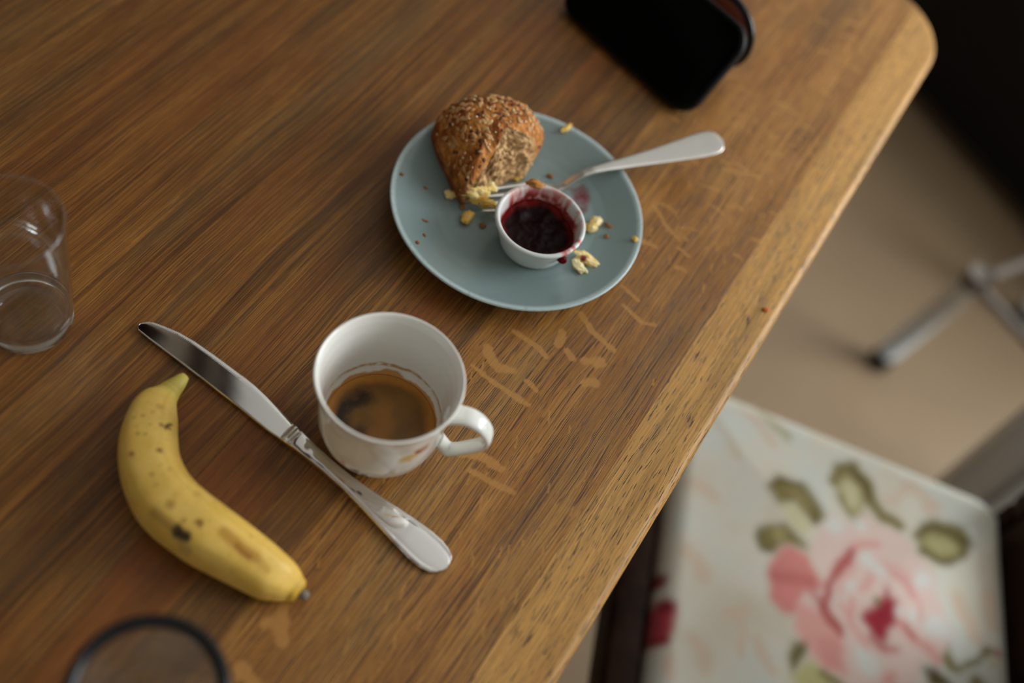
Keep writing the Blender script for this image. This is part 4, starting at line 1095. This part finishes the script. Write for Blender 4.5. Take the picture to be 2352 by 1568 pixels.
D((.185,-.222), .008, PK1, .8); D((.19,-.232), .005, OLD, .8)
P([(0.0931,-0.2272),(0.1006,-0.2131),(0.1115,-0.2089),(0.1132,-0.218),(0.1005,-0.2386)], lin(104, 98, 54)); P([(0.098,-0.2431),(0.1175,-0.2236),(0.1383,-0.2329),(.13,-.25),(.11,-.25)], lin(186, 180, 128))
K([(.128,-.232),(.14,-.240),(.15,-.246)], .005, OL, .9)
P([(0.2332,-0.1898),(0.2407,-0.1795),(0.25,-0.1951),(0.251,-0.2044),(0.2371,-0.1984)], OL); P([(0.2144,-0.2056),(0.2258,-0.2013),(0.2396,-0.2073),(.245,-.216),(0.2197,-0.2163)], OLD)
K([(0.2513,-0.1975),(0.2661,-0.1855),(0.2773,-0.1658),(.2844,-.170)], .0032, OL); D((.274,-.172), .007, OL); D((.2886,-.1699), .0045, lin(176, 46, 50)); D((.281,-.183), .007, CY, .9)
K([(.265,-.205),(.28,-.215)], .008, OL)
P([(-0.0148,-0.2052),(-0.009,-0.1966),(0.0013,-0.2036),(0.0036,-0.2249),(-0.0031,-0.2374),(-0.0131,-0.2427),(-.03,-.235),(-0.03,-0.2196)], lin(172, 62, 72)); D((-.006,-.205), .008, lin(120, 22, 32)); K([(-.016,-.238),(-.004,-.235)], .004, lin(120, 22, 32), .9)
D((-.0155,-.1854), .009, lin(132, 32, 42))
P([(.086,-.072),(.098,-.067),(.110,-.078),(.114,-.092),(.104,-.086),(.094,-.080)], lin(150, 140, 92), .7)
# more blossoms on the part of the seat below the picture
for q in ((.06, -.34), (.22, -.33), (.13, -.39)):
    D(q, .035, PK0); D(q, .018, PK1, .7); D(q, .007, CR_, .9); D((q[0] + .035, q[1] + .02), .014, OL)
# printed colours run softly into one another on the cloth
cg = np.asarray(col).reshape(nx, ny, 3)
for _ in range(1):
    pg = np.pad(cg, ((2, 2), (2, 2), (0, 0)), mode='edge')
    cg = sum(pg[2 + a_:2 + a_ + nx, 2 + b_:2 + b_ + ny] for a_ in (-2, -1, 0, 1, 2) for b_ in (-2, -1, 0, 1, 2)) / 25.0
col = cg.reshape(-1, 3)
Vt = V.reshape(-1, 3); F = grid_faces(nx, ny)
ring = [i * ny for i in range(nx)] + [(nx - 1) * ny + j for j in range(1, ny)] + [i * ny + ny - 1 for i in range(nx - 2, -1, -1)] + [j for j in range(ny - 2, 0, -1)]
cen = Vt[ring].mean(0); nn = len(ring); extra = []; ec = []
for zz, sc in ((SH - .034, 1.004), (SH - .046, .99), (SH - .052, .94)):
    q = Vt[ring].copy(); q[:, :2] = cen[:2] + (q[:, :2] - cen[:2]) * sc; q[:, 2] = zz; extra.append(q); ec.append(col[ring])
o0 = len(Vt); Va = np.vstack([Vt] + extra); Ca = np.vstack([col] + ec)
prev = ring
for l in range(3):
    cur = [o0 + l * nn + k for k in range(nn)]
    for k in range(nn): F.append((prev[k], cur[k], cur[(k + 1) % nn], prev[(k + 1) % nn]))
    prev = cur
F.append(tuple(prev))
tag(link('seat_cushion', mesh('seat_cushion', Va, F, True, Ca), M['fabric'], CH), 'cream cushion printed with a large pink rose and olive leaves')
box('seat_frame', (-.050, -.0185, -.42, .010, SH - .070, SH - .016), M['darkwood'], CH, bev=.006, seg=3)
box('seat_frame', (-.020, .300, -.43 + .03, -.40 + .03, SH - .095, SH - .054), M['darkwood'], CH, bev=.004)
box('seat_frame', (-.020, .300, -.030 - .035, -.035, SH - .095, SH - .054), M['darkwood'], CH, bev=.004)
box('back_rail', (.3075, .335, -.37, -.045, SH - .09, SH + .03), M['darkwood'], CH, bev=.004)
for y in (-.042, -.395):
    b_ = box('back_post', (.3070, .337, y, y + .022, .0, SH + .0), M['darkwood'], CH, bev=.004)
    box('back_post', (.3070, .340, y - .002, y + .024, SH + .0002, .98), M['darkwood'], CH, bev=.006)
box('top_rail', (.312, .338, -.3945, -.045, .86, .96), M['darkwood'], CH, bev=.006)
box('back_slat', (.314, .332, -.26, -.16, SH + .032, .858), M['darkwood'], CH, bev=.004)
for y in (-.045, -.405): box('leg', (-.046, -.016, y, y + .03, 0, SH - .071), M['darkwood'], CH, bev=.004)

# ------------------------------------------------------------------ metal things behind the chair
def tube_mesh(name, pts, r_, seg=16):
    P_ = catmull(pts, max(2, len(pts) * 8)) if len(pts) > 2 else np.array(pts, float)
    V = []
    for i, p in enumerate(P_):
        t = P_[min(i + 1, len(P_) - 1)] - P_[max(i - 1, 0)]; t = Vector(t).normalized()
        q = t.to_track_quat('Z', 'X')
        for k in range(seg):
            a = 2 * math.pi * k / seg; v = q @ Vector((r_ * math.cos(a), r_ * math.sin(a), 0)); V.append((p[0] + v.x, p[1] + v.y, p[2] + v.z))
    F = grid_faces(len(P_), seg, wrap_v=True); F.append(tuple(range(seg))[::-1]); F.append(tuple((len(P_) - 1) * seg + k for k in range(seg)))
    return mesh(name, V, F)
st = empty('low_metal_stand', (.5382, 1.1171, 0))
tag(st, 'low metal stand with a chrome leg and dark rails on the beige floor', 'stand')
def W(*p): return [(a - .5382, b_ - 1.1171, c) for a, b_, c in p]
link('leg', tube_mesh('leg', W((.5392, 1.1166, .035), (.5584, 1.1088, .25)), .0165, 24), M['chrome'], st)
link('rubber_foot', tube_mesh('rubber_foot', W((.5380, 1.1172, .0005), (.5392, 1.1166, .036)), .0175, 20), M['rubber'], st)
link('corner_joint', tube_mesh('corner_joint', W((.5580, 1.1090, .236), (.5592, 1.1085, .262)), .0185, 24), M['darkrod'], st)
link('rail', tube_mesh('rail', W((.566, 1.116, .243), (.760, 1.307, .243)), .0075), M['darkrod'], st)
link('rail', tube_mesh('rail', W((.570, 1.100, .243), (.760, .937, .243)), .0075), M['darkrod'], st)
for x, y in ((.765, 1.313), (.765, .930)):
    link('leg', tube_mesh('leg', W((x, y, .036), (x - .003, y, .25)), .0165, 24), M['chrome'], st)
    link('rubber_foot', tube_mesh('rubber_foot', W((x, y, .0005), (x, y, .036)), .0175, 20), M['rubber'], st)
mp = empty('metal_post', (.548, .745, 0), math.atan2(-.014, .064))
tag(mp, 'wide grey metal post with a pale edge rising behind the chair seat', 'post')
box('post_panel', (-.0305, .0150, -.012, .018, .0, .78), M['greypaint'], mp, bev=.004)
box('edge_strip', (.0155, .0330, -.020, .018, .0, .78), M['paleedge'], mp, bev=.005)

# ------------------------------------------------------------------ dark armchair at the far right
a0 = np.array([.560, 1.690]); a1 = np.array([.745, 1.520])
aa = math.atan2(a1[1] - a0[1], a1[0] - a0[0])
ac = empty('armchair', (float(a0[0]), float(a0[1]), 0), aa)
tag(ac, 'black leather armchair in shadow behind the far corner of the table', 'armchair')
box('base', (-.30, .62, .05, .95, .06, .34), M['leather'], ac, bev=.03, seg=4)
box('front_panel', (-.32, .64, .0, .0495, .03, .36), M['leather'], ac, bev=.02, seg=4)
box('seat_cushion', (-.16, .48, .03, .75, .345, .48), M['leather'], ac, bev=.05, seg=5)
box('armrest', (-.34, -.165, .01, .93, .345, .62), M['leather'], ac, bev=.05, seg=5)
box('armrest', (.485, .66, .01, .93, .345, .62), M['leather'], ac, bev=.05, seg=5)
box('backrest', (-.16, .48, .76, .96, .345, .95), M['leather'], ac, bev=.05, seg=5)
for x in (-.27, .54):
    for y in (.08, .86): box('foot', (x, x + .05, y, y + .05, 0, .0595), M['darkwood'], ac)

# ------------------------------------------------------------------ unseen pendant, added over the table to darken the knife's reflection
pl = empty('added_pendant', (-.665, .83, RZ))
tag(pl, 'unlit dark pendant out of view, added for its reflection in the knife', 'lamp')
V, F = revolve([(.03, -.62), (.08, -.66), (.13, -.80), (.135, -.82), (.131, -.82), (.124, -.80), (.075, -.67), (.03, -.63), (.03, -.62)], 48)
link('added_pendant_shade', weld(mesh('added_pendant_shade', V, F)), M['shade'], pl)
link('added_pendant_cord', tube_mesh('added_pendant_cord', [(0, 0, 0), (0, 0, -.62)], .004), M['rubber'], pl)
V, F = revolve([(0, -.70), (.03, -.68), (.034, -.64), (.03, -.60), (0, -.60)], 24)
link('added_pendant_socket', weld(mesh('added_pendant_socket', V, F)), M['rubber'], pl)

for k, x in enumerate((-.71, -.60)):  # unseen dark beams, added so the blade mirrors dark bands
    struct('added_beam_%d' % (k + 1), (x - .018, x + .018, RY0 + .01, RY1 - .01, RZ - .09, RZ - .001), M['darkwood'])
